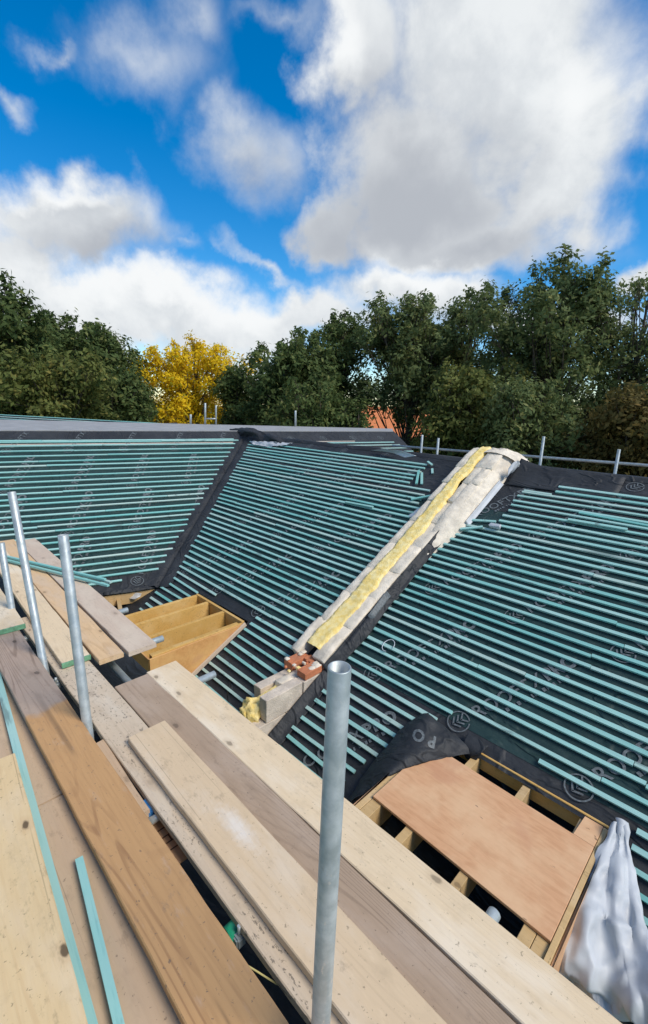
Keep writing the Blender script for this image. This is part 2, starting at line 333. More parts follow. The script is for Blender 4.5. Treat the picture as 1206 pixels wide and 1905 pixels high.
def patch(name, ctrl, mat, parent=None, sub=6, nz=0.0, ns=6.0, thick=.0015, seed=0, sharp=False):
    """smooth sheet through a grid of 3D control points (Catmull-Rom), with a little crumple and thickness"""
    C = np.array([[tuple(p) for p in row] for row in ctrl], float)
    def cr(P, k):
        n = len(P); out = []
        for i in range(n-1):
            p0, p1, p2, p3 = P[max(i-1, 0)], P[i], P[i+1], P[min(i+2, n-1)]
            for t in np.linspace(0, 1, k, endpoint=False):
                out.append(.5*((2*p1) + (-p0+p2)*t + (2*p0-5*p1+4*p2-p3)*t*t + (-p0+3*p1-3*p2+p3)*t**3))
        out.append(P[-1]); return np.array(out)
    C = cr(C, sub); C = np.transpose(cr(np.transpose(C, (1, 0, 2)), sub), (1, 0, 2))
    h, w = C.shape[:2]; cen = C.reshape(-1, 3).mean(0); vs = []
    for i in range(h):
        for j in range(w):
            p = C[i, j]
            if nz:
                a, b = C[min(i+1, h-1), j]-C[max(i-1, 0), j], C[i, min(j+1, w-1)]-C[i, max(j-1, 0)]
                nn = np.cross(a, b); nn = nn/(np.linalg.norm(nn)+1e-9); nn = nn*(1 if nn[2] >= 0 else -1)
                q = p*ns; f = fbm((q[0]+seed, q[1], q[2]), 4); rdg = 1-abs(fbm((q[0]*.7+9+seed, q[1]*.7, q[2]*.7), 3))*2
                if sharp:
                    r1 = 1-abs(fbm((q[0]+seed, q[1], q[2]), 1))*2; r2 = 1-abs(fbm((q[0]*2.3+seed+5, q[1]*2.3, q[2]*2.3), 1))*2
                    p = p + nn*nz*(r1*.75+r2*.28+f*.12-.4)
                else: p = p + nn*nz*(f*.6+rdg*.5)
            vs.append(p-cen)
    fs = [(i*w+j, i*w+j+1, (i+1)*w+j+1, (i+1)*w+j) for i in range(h-1) for j in range(w-1)]
    me = mesh(name, vs, fs, mat, True)
    o = place(name, me, Matrix.Translation(Vector(cen)), parent)
    if thick:
        md = o.modifiers.new('thickness', 'SOLIDIFY'); md.thickness = thick
    return o

# ------------------------------------------------------------------ ground
def build_ground():
    bm = bmesh.new(); bmesh.ops.create_grid(bm, x_segments=60, y_segments=60, size=900)
    for v in bm.verts: v.co.z = .25*fbm((v.co.x*.03, v.co.y*.03, 0), 3) if v.co.length > 30 else 0
    me = bpy.data.meshes.new('ground'); bm.to_mesh(me); bm.free(); me.materials.append(GRASS)
    o = place('ground', me, Matrix.Translation((0, 0, GROUND))); o['kind'] = 'structure'
build_ground()

# ------------------------------------------------------------------ roof planes
K = 3.5; TH = R(28)
nM = Vector((0, -math.sin(TH), math.cos(TH))); uM = Vector((0, math.cos(TH), math.sin(TH)))
def M(X, s, h=0.0): return Vector((X, 0, 0)) + uM*s + nM*(h-K)
def pM(x, y, h=0.0):
    d = ray(x, y); return d*((h-K)/d.dot(nM))
V0 = M(-5.90, 1.19); V1 = M(-8.53, 4.98)
_b = R(-16.5); dL = Vector((-math.sin(_b), math.cos(_b), 0))
nL = dL.cross(V1-V0).normalized(); nL = nL if nL.z > 0 else -nL
uL = nL.cross(dL); uL = uL if uL.z > 0 else -uL
def Lp(t, s, h=0.0): return V0 + dL*t + uL*s + nL*h
VT = (V1-V0).dot(dL)/(V1-V0).dot(uL)      # valley: t = VT*s
def vx(s): return -5.90 - (s-1.19)*.694

main_roof = thing('main_roof', 'long black membrane roof slope with teal battens, split by the raised party wall', 'roof', (-3, 4.3, GROUND))
wing_roof = thing('wing_roof', 'battened black roof slope behind the scaffold, left of the valley', 'roof', (-8, 4, GROUND))

def sheet(name, fn, u0, u1, v0, v1, nu, nv, mat, parent, amp=.004):
    vs = []
    for i in range(nv+1):
        for j in range(nu+1):
            a = u0+(u1-u0)*j/nu; b = v0+(v1-v0)*i/nv
            hh = amp*(fbm((a*2.0, b*3.0, 1.3), 3)) - amp
            vs.append(fn(a, b, hh))
    w = nu+1; fs = [(i*w+j, i*w+j+1, (i+1)*w+j+1, (i+1)*w+j) for i in range(nv) for j in range(nu)]
    me = mesh(name, vs, fs, mat, True); return place(name, me, None, parent)

def vslab(name, poly_fn, mat, parent): pass

# main slope membrane: three lapped courses, clipped to the valley on the left by the wing slope lying over it
RS = 5.02
def main_membrane():
    for a, b, lift in ((-.35, 1.62, 0), (1.50, 3.0, .0025), (2.9, 4.2, .005), (4.1, RS, .0075)):
        vs, fs = [], []; nu, nv = 60, 14
        for i in range(nv+1):
            s = a+(b-a)*i/nv; x0 = (vx(s)-.05) if s > 1.1 else -7.2
            for j in range(nu+1):
                X = x0+(2.6-x0)*j/nu; vs.append(M(X, s, .003*fbm((X*2, s*3, 0), 3)-.003+lift))
        w = nu+1; fs = [(i*w+j, i*w+j+1, (i+1)*w+j+1, (i+1)*w+j) for i in range(nv) for j in range(nu)]
        me = mesh('membrane', vs, fs, MB_BOUNCE if 0 < a < 4 else MB, True)
        if a < 0:      # openings cut for the two dormers
            bm = bmesh.new(); bm.from_mesh(me)
            for x in (-5.03, -4.0, -1.46, -.36):
                bmesh.ops.bisect_plane(bm, geom=bm.verts[:]+bm.edges[:]+bm.faces[:], plane_co=(x, 0, 0), plane_no=(1, 0, 0))
            for sc in (.06, 1.352):
                bmesh.ops.bisect_plane(bm, geom=bm.verts[:]+bm.edges[:]+bm.faces[:], plane_co=uM*sc, plane_no=uM)
            kill = []
            for f in bm.faces:
                c = f.calc_center_median(); q = c.dot(uM)
                if .06 < q < 1.352 and (-5.03 < c.x < -4.0 or -1.46 < c.x < -.36): kill.append(f)
            bmesh.ops.delete(bm, geom=kill, context='FACES'); bm.to_mesh(me); bm.free()
        place('membrane', me, None, main_roof)
    # ridge roll and back slope
    vs, fs = [], []; nu, rows = 70, [(RS, .0078), (RS+.06, .03), (RS+.13, .0), (RS+.20, -.07), (RS+.5, -.32), (RS+3.4, -2.95)]
    for s, h in rows:
        for j in range(nu+1):
            X = -8.4+11.0*j/nu; wv = .022*fbm((X*1.1, 0, 4), 3) if .02 < h < .2 or abs(h) < .01 and s > RS else 0
            vs.append(M(X, s, h+wv))
    w = nu+1; fs = [(i*w+j, i*w+j+1, (i+1)*w+j+1, (i+1)*w+j) for i in range(len(rows)-1) for j in range(nu)]
    place('ridge_membrane', mesh('ridge_membrane', vs, fs, MB, True), None, main_roof)
    # walls under the roof
    e = M(0, -.05, -.16); hh = e.z-GROUND; yc = e.y+3.55
    for (x, y, lx, ly) in ((-2.2, yc-3.2, 9.6, .25), (-2.2, yc+3.2, 9.6, .25), (-6.88, yc, .25, 6.1), (2.48, yc, .25, 6.1)):
        place('wall', boxmesh('wall', lx, ly, hh, WALL, .01), Matrix.Translation((x, y, e.z)), main_roof)
    place('ceiling_deck', boxmesh('ceiling_deck', 9.0, 6.0, .02, MB, 0), Matrix.Translation((-2.2, yc, e.z-.35)), main_roof)
main_membrane()
def wing_membrane():
    for a, b, lift, t1 in ((-.06, .35, 0, None), (.25, 1.6, .0012, None), (1.5, 2.6, .0025, None), (2.5, 3.7, .0037, None), (3.65, 4.22, .005, None)):
        vs, fs = [], []; nu, nv = 40, 14
        for i in range(nv+1):
            s = a+(b-a)*i/nv; te = VT*s+.04
            for j in range(nu+1):
                t = -7+(te+7)*j/nu; vs.append(Lp(t, s, .003*fbm((t*2, s*3, 8), 3)-.003+lift))
        w = nu+1; fs = [(i*w+j, i*w+j+1, (i+1)*w+j+1, (i+1)*w+j) for i in range(nv) for j in range(nu)]
        place('membrane', mesh('membrane', vs, fs, MB_BOUNCE if 0 < a < 3 else MB, True), None, wing_roof)
    vs, fs = [], []
    for i in range(9):     # beyond the main ridge
        s = 2.2+(4.22-2.2)*i/8
        for j in range(21):
            t = max(2.0, VT*s-.1)+(6.75-max(2.0, VT*s-.1))*j/20; vs.append(Lp(t, s, .001))
    fs = [(i*21+j, i*21+j+1, (i+1)*21+j+1, (i+1)*21+j) for i in range(8) for j in range(20)]
    place('membrane', mesh('membrane', vs, fs, MB, True), None, wing_roof)
    # eaves fascia and wall under the wing
    a, b = Lp(-7, -.05, -.03), Lp(.02, -.05, -.03); x = (b-a).normalized()
    place('fascia_board', boxmesh('fascia_board', (b-a).length, .03, .16, TIMBER), frame((a+b)/2-nL*.01, x, Vector((0, 0, 1)).cross(x), Vector((0, 0, 1))), wing_roof)
    y = Vector((0, 0, 1)).cross(x); hh = b.z-.18-GROUND
    place('wall', boxmesh('wall', 5.8, 3.5, hh, WALL, .01), frame(a+x*2.95+y*2.0+Vector((0, 0, -.18)), x, y, Vector((0, 0, 1))), wing_roof)
wing_membrane()

# ------------------------------------------------------------------ battens
BW, BT = .030, .018
_bm = boxmesh('batten', 1, BW, BT, BAT, .0)
def batten_between(p, q, nrm, parent, name='batten', lift=BT, roll=0):
    d = q-p; x = d.normalized(); y = nrm.cross(x); me = _bm
    o = place(name, me, frame((p+q)/2+nrm*(lift+.009), x, y, nrm) @ Matrix.Diagonal((d.length, random.uniform(.88, 1.12), random.uniform(.92, 1.1), 1)), parent); return o
def row(fn, nrm, s, x0, x1, parent, split=True):
    cuts = [x0]
    if split:
        x = x0 - random.uniform(0, 2.5)
        while True:
            x += random.choice((3.0, 3.6, 4.2))*random.uniform(.9, 1.05)
            if x > x1-.5: break
            if x > x0+.5: cuts.append(x)
    cuts.append(x1)
    for a, b in zip(cuts[:-1], cuts[1:]):
        e1, e2 = random.uniform(-.010, .010), random.uniform(-.010, .010); l = random.uniform(-.002, .002)
        batten_between(fn(a+.002, s+e1, l), fn(b-.002, s+e2, l), nrm, parent)
G0 = 1.637
def main_battens():
    PL, PR = -3.10, -2.60       # party wall left / right
    for i in range(-14, 33):
        s = G0+.0995*i
        xs = vx(s)+.235+random.uniform(-.02, .02) if s > 1.15 else -5.72+random.uniform(-.05, .05)+(s-.9)*-.2
        # left of the party wall
        if s > 4.87: pass
        elif s > 4.32: row(M, nM, s, xs, -3.70+random.uniform(-.015, .03), main_roof)
        elif s > 3.92: row(M, nM, s, xs, -3.31+random.uniform(-.02, .02), main_roof)
        elif s > 1.505: row(M, nM, s, xs, PL+random.uniform(-.03, 0), main_roof)
        elif s > 1.35:
            row(M, nM, s, xs, -4.80+random.uniform(-.06, .02), main_roof, False); row(M, nM, s, -3.93, PL, main_roof, False)
        else:
            row(M, nM, s, xs, -5.09, main_roof, False); row(M, nM, s, -3.93+random.uniform(-.01, .01), -3.02, main_roof, False)
        # right of the party wall
        if s > 4.78: continue
        elif s > 4.55: row(M, nM, s, -1.82+random.uniform(-.01, .01), 2.5, main_roof)
        elif s > 3.8: row(M, nM, s, -2.17+random.uniform(-.02, .01), 2.5, main_roof)
        elif s > 1.60: row(M, nM, s, -2.62+random.uniform(-.03, .02)+(.0 if s < 3 else (s-3)*.03), 2.5, main_roof)
        elif s > 1.50:
            row(M, nM, s, PR, -1.47, main_roof, False); row(M, nM, s, -.80, 2.5, main_roof)
        else:
            e = {0: -1.38}.get(0)
            xr = -1.53 - max(0, 1.50-s)*.42
            row(M, nM, s, PR+random.uniform(-.02, .02)+(1.3-s)*.08, xr+random.uniform(-.03, .03), main_roof, False); row(M, nM, s, -.20, 2.5, main_roof, False)
    # doubled and stray lengths tacked on near the top of the right slope
    batten_between(M(-1.45, 4.30, .002), M(1.2, 4.20, .002), nM, main_roof); batten_between(M(-1.5, 4.12, .028), M(-.95, 4.13, .028), nM, main_roof)
    batten_between(M(-2.15, 4.545, .002), M(-1.83, 4.545, .002), nM, main_roof)
    batten_between(M(-2.62, 3.79, .002), M(-2.20, 3.88, .002), nM, main_roof); batten_between(M(-2.50, 3.60, .027), M(-2.28, 3.72, .027), nM, main_roof)
    # stray ends by the stepped edge left of the wall
    batten_between(M(-3.72, 4.62, .027), M(-3.56, 4.30, .027), nM, main_roof); batten_between(M(-3.66, 4.60, .005), M(-3.50, 4.34, .005), nM, main_roof)
    batten_between(M(-3.57, 4.74, .0), M(-3.50, 4.63, .0), nM, main_roof); batten_between(M(-3.72, 4.87, .026), M(-3.60, 4.80, .026), nM, main_roof)
    batten_between(M(-4.35, 3.62, .027), M(-3.85, 3.64, .027), nM, main_roof)
main_battens()
LROWS = [3.823, 3.80, 3.639, 3.476, 3.31, 3.148, 3.003, 2.852, 2.702, 2.546, 2.400, 2.250, 2.106, 1.968, 1.830, 1.685, 1.549, 1.416, 1.293, 1.165, 1.035, .905, .775, .65, .525, .395, .265, .14]
def wing_battens():
    for i, s in enumerate(LROWS):
        end = VT*s-.15+random.uniform(-.03, .02)
        if i == 0: end -= .12
        if i == 1: s = 3.775
        if s < .2: row(Lp, nL, s, -6.5, -.50, wing_roof); continue
        row(Lp, nL, s, -6.5, end, wing_roof)
    for s in (3.62, 3.50, 3.34, 3.18, 3.06, 2.94): row(Lp, nL, s, 3.75, 6.44+(3.6-s)*.55+random.uniform(-.05, .05), wing_roof, False)
wing_battens()

# ------------------------------------------------------------------ printed marks on the membrane
def text_mesh(txt, size, off=0.0):
    cu = bpy.data.curves.new('t', 'FONT'); cu.body = txt; cu.size = size; cu.offset = off; cu.space_character = 1.12
    o = bpy.data.objects.new('t', cu); COL.objects.link(o)
    dg = bpy.context.evaluated_depsgraph_get(); me = bpy.data.meshes.new_from_object(o.evaluated_get(dg))
    bpy.data.objects.remove(o); bpy.data.curves.remove(cu); me.materials.clear(); me.materials.append(PRINT); return me
def logo_mesh():
    vs, fs = [], []
    n = 40; r0, r1 = .078, .088
    for i in range(n+1):
        a = -.5+(2*math.pi-.25)*i/n
        for r in (r0, r1): vs.append((r*math.cos(a), r*math.sin(a), 0))
    for i in range(n): fs.append((2*i, 2*i+1, 2*i+3, 2*i+2))
    def bar(p, q, w):
        p, q = Vector((*p, 0)), Vector((*q, 0)); t = (q-p).normalized(); nn = Vector((-t.y, t.x, 0))*w/2; k = len(vs)
        vs.extend([tuple(p-nn), tuple(q-nn), tuple(q+nn), tuple(p+nn)]); fs.append((k, k+1, k+2, k+3))
    for k in range(3):    # three nested chevrons pointing at the start of the roll
        x = -.048+.036*k
        bar((x+.040, .050-.004*k), (x, .0), .012); bar((x, .004), (x+.040, -.046+.004*k), .012)
    return mesh('logo', vs, fs, PRINT)
T_MAIN = text_mesh('ROOFTX', .145, .002); T_PRO = text_mesh('PRO', .145, .007); T_LOGO = logo_mesh()
def ticks():
    vs, fs = [], []; x = 0
    for i in range(16):
        w = random.choice((.014, .02, .026)); k = len(vs)
        vs.extend([(x, 0, 0), (x+w, 0, 0), (x+w, .032, 0), (x, .032, 0)]); fs.append((k, k+1, k+2, k+3)); x += w+random.choice((.01, .014, .03))
    return mesh('small_print', vs, fs, PRINT)
T_TICK = ticks()
def mark(fn, nrm, ex, ey, a, s, ang, parent, lift=.010, sc=1.0, parts='LTPS'):
    x = (ex*math.cos(ang)+ey*math.sin(ang)); y = nrm.cross(x); o = fn(a, s, lift)
    def put(name, me, dx, dy): place(name, me, frame(o+x*dx*sc+y*dy*sc, x, y, nrm) @ Matrix.Scale(sc, 4), parent)
    if 'L' in parts: put('printed_logo', T_LOGO, 0, 0)
    if 'T' in parts: put('printed_text', T_MAIN, .135, -.05)
    if 'P' in parts: put('printed_text', T_PRO, .78, -.05)
    if 'S' in parts: put('small_print', T_TICK, .36, -.115)
EX = Vector((1, 0, 0))
def main_marks():
    ang = R(61)
    for r in range(0, 4):
        s = .36+1.155*r + (.0 if r < 3 else -.02)
        for k in range(-5, 5):
            X = -1.40+.865*k + (0, 0, -.06, -.30)[r] if r else -1.52+.865*k
            if X < vx(s+.5)+.35 or (-3.75 < X < -2.55 and not (r == 3 and X < -3.3)): 
                if not (-3.55 < X < -2.9) : 
                    if X < vx(s+.5)+.35: continue
            if r == 0 and (-5.3 < X < -3.75 or X > -2.1): continue
            if -3.45 < X < -2.62 and r != 1: continue
            mark(M, nM, EX, uM, X, s, ang, main_roof, .0085)
    for X in (-2.01, -1.08, -.15): mark(M, nM, EX, uM, X, 4.92, R(50), main_roof, .0125, 1.0, 'L')
    for X in (-6.4, -5.5, -4.6): mark(M, nM, EX, uM, X, 4.94, R(50), main_roof, .0125, .8, 'L')
main_marks()
def wing_marks():
    for r, s in enumerate((.10, 1.22, 2.34)):
        for k in range(-5, 3):
            t = -.31+.93*k + r*.10
            if t+.4 > VT*(s+.8): continue
            mark(Lp, nL, dL, uL, t, s, R(70), wing_roof, .0085)
    for k in range(-4, 3): mark(Lp, nL, dL, uL, -.12+.93*k, 3.50, R(66), wing_roof, .0085, .9, 'TL')
    for k in range(4): mark(Lp, nL, dL, uL, 3.55+.85*k, 3.86, R(100), wing_roof, .0085, 1.0, 'L')
wing_marks()

# ------------------------------------------------------------------ valley lining with its folded welts
def valley():
    ax = (V1-V0).normalized(); rows = []
    nv = (nM+nL).normalized(); out = []
    prof = [(-.20, .012, 'L'), (-.11, .016, 'L'), (-.055, .05, 'L'), (-.03, .028, 'L'), (0, .03, 'V'), (.03, .028, 'M'), (.06, .052, 'M'), (.12, .016, 'M'), (.22, .012, 'M')]
    n = 44; L = (V1-V0).length+.25
    acr_L = (-(dL - ax*dL.dot(ax))).normalized(); acr_M = (EX - ax*EX.dot(ax)).normalized()
    vs = []
    for i in range(n+1):
        p = V0-ax*.12+ax*(L*i/n)
        for j, (d, h, sd) in enumerate(prof):
            wob = .008*fbm((i*.35, j*.8, 2), 3)
            q = p + (acr_L*(-d) if sd == 'L' else acr_M*d) + (nL if sd == 'L' else nM if sd == 'M' else nv)*(h+wob)
            vs.append(q)
    w = len(prof); fs = [(i*w+j, i*w+j+1, (i+1)*w+j+1, (i+1)*w+j) for i in range(n) for j in range(w-1)]
    place('valley_lining', mesh('valley_lining', vs, fs, MB, True), None, main_roof)
    # crumpled membrane and torn pale lining at the top of the valley
    c = [[pM(428, 800, .10), pM(455, 797, .16), pM(480, 800, .14), pM(505, 812, .09), pM(530, 818, .06)],
         [pM(440, 808, .06), pM(462, 803, .20), pM(490, 810, .10), pM(508, 816, .12), pM(528, 822, .05)],
         [pM(448, 816, .03), pM(466, 812, .08), pM(486, 820, .05), pM(500, 822, .05), pM(520, 827, .03)]]
    patch('crumpled_membrane', c, MB, main_roof, 6, .05, 7)
    c = [[pM(466, 822, .04), pM(490, 822, .07), pM(515, 824, .05), pM(545, 824, .05)], [pM(472, 829, .03), pM(490, 831, .03), pM(515, 831, .03), pM(535, 829, .03)]]
    patch('torn_lining', c, SHEET, main_roof, 8, .05, 11)
    c = [[Lp(-.75, -.02, .012), Lp(-.4, -.02, .012), Lp(-.06, .0, .012), Lp(.06, .03, .03)], [Lp(-.75, -.07, .0), Lp(-.4, -.08, .0), Lp(-.05, -.07, -.0), Lp(.08, -.02, .01)]]
    patch('eaves_edge', c, MB, wing_roof, 5, .006, 8)
    c = [[pM(232, 1105, .10), pM(250, 1103, .10), pM(264, 1104, .10)], [pM(234, 1112, .07), pM(250, 1115, .07), pM(262, 1109, .07)]]
    o = patch('cloth_scrap', c, GLOVE, None, 6, .012, 20); props(o, 'crumpled off-white scrap lying at the foot of the valley', 'scrap')
valley()

# ------------------------------------------------------------------ flat grey roof behind the wing ridge
def flat_roof():
    t = thing('flat_roof', 'flat grey felted roof strip behind the top of the left slope', 'roof', (-11, 6, GROUND))
    a, b = Lp(-7, 4.20), Lp(6.72, 4.20); z = -.615
    back = (Vector((-15.397, 2.678, 0)), Vector((-8.92, 11.82, 0))); dr = (back[1]-back[0]).normalized()
    c, d = back[0]-dr*3.4, back[1]+dr*.1
    vs = [Vector((a.x, a.y, z)), Vector((b.x, b.y, z)), Vector((d.x, d.y, z-.02)), Vector((c.x, c.y, z-.02))]
    vs += [v-Vector((0, 0, .07)) for v in vs[:2]] + [v-Vector((0, 0, .18)) for v in vs[2:]]
    fs = [(0, 1, 2, 3), (0, 4, 5, 1), (1, 5, 6, 2), (2, 6, 7, 3), (3, 7, 4, 0), (4, 7, 6, 5)]
    place('felt_deck', mesh('felt_deck', vs, fs, GREYFELT), None, t)
    x = (b-a).normalized(); y = Vector((0, 0, 1)).cross(x)
    place('edge_trim', boxmesh('edge_trim', (b-a).length, .03, .05, GREYFELT), frame((Vector((a.x, a.y, z+.012))+Vector((b.x, b.y, z+.012)))/2, x, y, Vector((0, 0, 1))), t)
    mid = (vs[1]+vs[2])/2; place('wall', boxmesh('wall', 9.5, 2.6, z-.2-GROUND, WALL, .01), frame(vs[0].lerp(vs[2], .5)+Vector((0, 0, -.2)), x, y, Vector((0, 0, 1))), t)
    # posts along its far edge
    for px, top, rr in ((382, 750, .03), (355, 771, .03), (402, 754, .025), (550, 764, .03), (460, 794, .03)):
        e = onz(px, 792, -.62); k = 14.0/math.hypot(e.x, e.y); e = Vector((e.x*k, e.y*k, -.66))
        tp = atd(px, top, 14.0)
        o = tube('guard_post', e, tp, rr); lab = {382: 'tall pale guard post in front of the yellow tree', 355: 'short stub post left of the tall guard post before the yellow tree', 402: 'thin post with a cross bar just right of the tall guard post',
             550: 'lone guard post behind the grey roof edge, mid picture', 460: 'tiny post stub behind the crumpled valley top'}[px]
        props(o, lab, 'post', 'posts along the flat roof edge')
        if px == 402: tube('cross_bar', atd(383, 779, 14.0), atd(402, 779, 14.0), .02, None, o)
    # further battened slope to the left beyond
    t2 = thing('far_roof', 'distant strip of battened roof above the grey flat roof, far left', 'roof', (-22, 5, GROUND))
    A, B = atd(-160, 763, 21), atd(322, 789.5, 15.2)
    x = (B-A); yv = Vector((0, 0, 1)).cross(x.normalized()); 
    A2, B2 = A - yv*-1.6 , B - yv*-1.2
    lowA, lowB = A+Vector((yv.x, yv.y, 0))*-1.5+Vector((0, 0, -.62)), B+Vector((yv.x, yv.y, 0))*-1.5+Vector((0, 0, -.62))
    if lowA.length > A.length: lowA, lowB = A+yv*1.5+Vector((0, 0, -.62)), B+yv*1.5+Vector((0, 0, -.62))
    place('membrane', mesh('membrane', [A, B, lowB, lowA], [(0, 1, 2, 3)], MB), None, t2)
    nrm = (B-A).cross(lowA-A).normalized(); nrm = nrm if nrm.z > 0 else -nrm
    for i in range(9):
        f = .02+.055*i*1.6; p, q = A.lerp(lowA, f), B.lerp(lowB, f); batten_between(p, q, nrm, t2)
    m = (A+B)/2; place('wall', boxmesh('wall', (B-A).length*.9, 1.2, 6.5, WALL), frame(m-yv*(1 if (m+yv).length < m.length else -1)*.7+Vector((0, 0, -.35)), x.normalized(), yv, Vector((0, 0, 1))), t2)
    place('gable_end', boxmesh('gable_end', .05, .5, .16, MB), frame(B+Vector((0, 0, .05)), x.normalized(), yv, Vector((0, 0, 1))), t2)
flat_roof()

# ------------------------------------------------------------------ party wall (raised, half stripped)
def rough_block(name, p, x, y, z, lx, ly, lz, mat, parent, amp=.008, seed=0):
    """uneven masonry unit: origin at centre of the top face"""
    bm = bmesh.new(); bmesh.ops.create_cube(bm, size=1)
    for v in bm.verts: v.co = Vector((v.co.x*lx, v.co.y*ly, v.co.z*lz-lz/2))
    bmesh.ops.bevel(bm, geom=bm.edges[:], offset=min(.008, amp), segments=1, affect='EDGES')
    bmesh.ops.subdivide_edges(bm, edges=[e for e in bm.edges if e.calc_length() > .08], cuts=2, use_grid_fill=True)
    for v in bm.verts:
        q = v.co*11+Vector((seed*3.1, seed*1.7, 0)); v.co += Vector((fbm(q), fbm(q+Vector((5, 0, 0))), fbm(q+Vector((0, 7, 0)))))*amp
    me = bpy.data.meshes.new(name); bm.to_mesh(me); bm.free(); me.materials.append(mat)
    for pl in me.polygons: pl.use_smooth = amp > .006
    return place(name, me, frame(p, x, y, z), parent)
party = thing('party_wall', 'stripped sloping cavity wall of concrete block with yellow insulation core, rising to the ridge', 'wall', (-2.88, 2.1, GROUND))
def party_wall():
    Z = Vector((0, 0, 1)); YV = Vector((0, 1, 0))
    # stepped lower end: courses of block laid level
    zt = -2.445
    def lev(x0, x1, y0, y1, z1, h, mat=BLOCK, name='concrete_block', amp=.004):
        rough_block(name, Vector(((x0+x1)/2, (y0+y1)/2, z1)), EX, YV, Z, x1-x0, y1-y0, h, mat, party, amp, len(party.children))
    lev(-2.785, -2.685, 2.085, 2.50, zt, .213); lev(-2.785, -2.685, 2.51, 2.95, zt-.01, .213)
    lev(-2.785, -2.685, 1.95, 2.30, zt-.223, .213); lev(-2.785, -2.685, 2.31, 2.75, zt-.223, .213); lev(-2.785, -2.685, 1.85, 2.45, zt-.446, .3)
    lev(-3.02, -2.92, 2.20, 2.62, zt-.055, .213); lev(-3.02, -2.92, 2.05, 2.60, zt-.278, .213); lev(-3.02, -2.92, 1.9, 2.6, zt-.50, .25)
    lev(-2.91, -2.80, 2.35, 2.75, zt-.02, .3, MORTAR, 'mortar_fill', .012)
    # the two red bricks at the step
    lev(-2.80, -2.685, 2.53, 2.745, zt+.062, .063, BRICK, 'brick', .003); lev(-2.685, -2.675, 2.75, 2.86, zt+.058, .055, BRICK, 'brick', .002)
    lev(-3.035, -2.92, 2.57, 2.80, zt+.045, .075, BRICK, 'brick', .003); lev(-2.918, -2.81, 2.72, 2.82, zt+.05, .06, BRICK, 'brick', .004)
    # sloping leaves
    s = 1.30; k = 0
    while s < 5.12:
        L = random.uniform(.36, .48); e = min(s+L, 5.16); h = .13+.05*min(1, max(0, (s-3.2)/1.2)) + random.uniform(-.005, .005)
        c = (s+e)/2; tb = random.uniform(-.007, .007)
        rough_block('concrete_block', M(-3.062+tb, c, h), uM, -EX, nM, e-s+.016, .115, .26, MORTAR, party, .013, k)
        wid = .165+.06*min(1, max(0, (s-2.6)/1.2)); rough_block('concrete_block', M(-2.685-wid/2+.0+tb*.6+.06*min(1, max(0, (s-2.9))), c+.04, h-.004), uM, -EX, nM, e-s+.016, wid, .26, MORTAR, party, .015, k+40)
        s = e; k += 1
    # mortar haunch that widens the wall towards the ridge
    vs, fs = [], []; n = 40
    for i in range(n+1):
        s = 2.9+(5.2-2.9)*i/n; f = min(1, max(0, (s-3.0)/.7)); rn = .02*fbm((s*4, 0, 3), 4)
        sec = [(-2.80, .10), (-2.73, .165+.02*f), (-2.67+.03*f, .15), (-2.64+.10*f+rn, .10), (-2.625+.16*f+rn, .0)]
        for j, (X, h) in enumerate(sec): vs.append(M(X+.01*fbm((s*9, j, 1)), s, h*(.4+.6*f)+.012*fbm((s*7, j*2, 6))))
    fs = [(i*5+j, i*5+j+1, (i+1)*5+j+1, (i+1)*5+j) for i in range(n) for j in range(4)]
    place('mortar_haunch', mesh('mortar_haunch', vs, fs, MORTAR, True), None, party)
    # rounded end over the ridge
    vs, fs = [], []; nu, nv = 26, 16
    for i in range(nv+1):
        a = i/nv
        s = 5.04+.46*math.sin(a*math.pi/2); drop = .20-.52*(1-math.cos(a*math.pi/2))
        for j in range(nu+1):
            b = j/nu; X = -3.11+.69*b; prof = 1-abs(2*b-1)**3.0
            h = drop-.16*(1-prof)+.015*fbm((X*8, s*8, 2), 4); vs.append(M(X, s, h))
    w = nu+1; fs = [(i*w+j, i*w+j+1, (i+1)*w+j+1, (i+1)*w+j) for i in range(nv) for j in range(nu)]
    place('mortar_cap', mesh('mortar_cap', vs, fs, MORTAR, True), None, party)
    # yellow insulation core, lumpy
    vs, fs = [], []; n, m = 170, 9
    for i in range(n+1):
        s = 1.42+(5.24-1.42)*i/n; base = .13+.05*min(1, max(0, (s-3.2)/1.2)) + (-.0 if s < 5.1 else -(s-5.1)*.3)
        slab = .018*math.floor(fbm((s*2.2, 0, 0), 2)*3)/3; wl = -3.015+.02*fbm((s*5, 1, 0), 3)+(-.01 if s > 3 else 0); wr = -2.815+.03*fbm((s*4, 5, 0), 3)-.06*min(1, max(0, (s-3.6)/.6))+.05*max(0, 1-abs(s-1.9)/.6)
        for j in range(m+1):
            b = j/m; X = wl+(wr-wl)*b; edge = 0 if 0 < j < m else -.05
            vs.append(M(X, s+.008*fbm((s*30, j, 4)), base+.018+slab+edge+.010*fbm((X*40, s*26, 0), 4)+.008*fbm((X*7, s*3.5, 4), 2)))
    w = m+1; fs = [(i*w+j, i*w+j+1, (i+1)*w+j+1, (i+1)*w+j) for i in range(n) for j in range(m)]
    place('insulation_core', mesh('insulation_core', vs, fs, FOAM, True), None, party)
    # lower strip and the torn lump of insulation at the end
    vs, fs = [], []; n = 40
    for i in range(n+1):
        y = 2.10+.55*i/n
        for j in range(7):
            b = j/6; X = -2.915+.12*b; e = -.03 if j in (0, 6) else 0; vs.append(Vector((X, y, zt-.10+.07*i/n+e+.014*fbm((X*30, y*20, 1), 4))))
    fs = [(i*7+j, i*7+j+1, (i+1)*7+j+1, (i+1)*7+j) for i in range(n) for j in range(6)]
    place('insulation_strip', mesh('insulation_strip', vs, fs, FOAM, True), None, party)
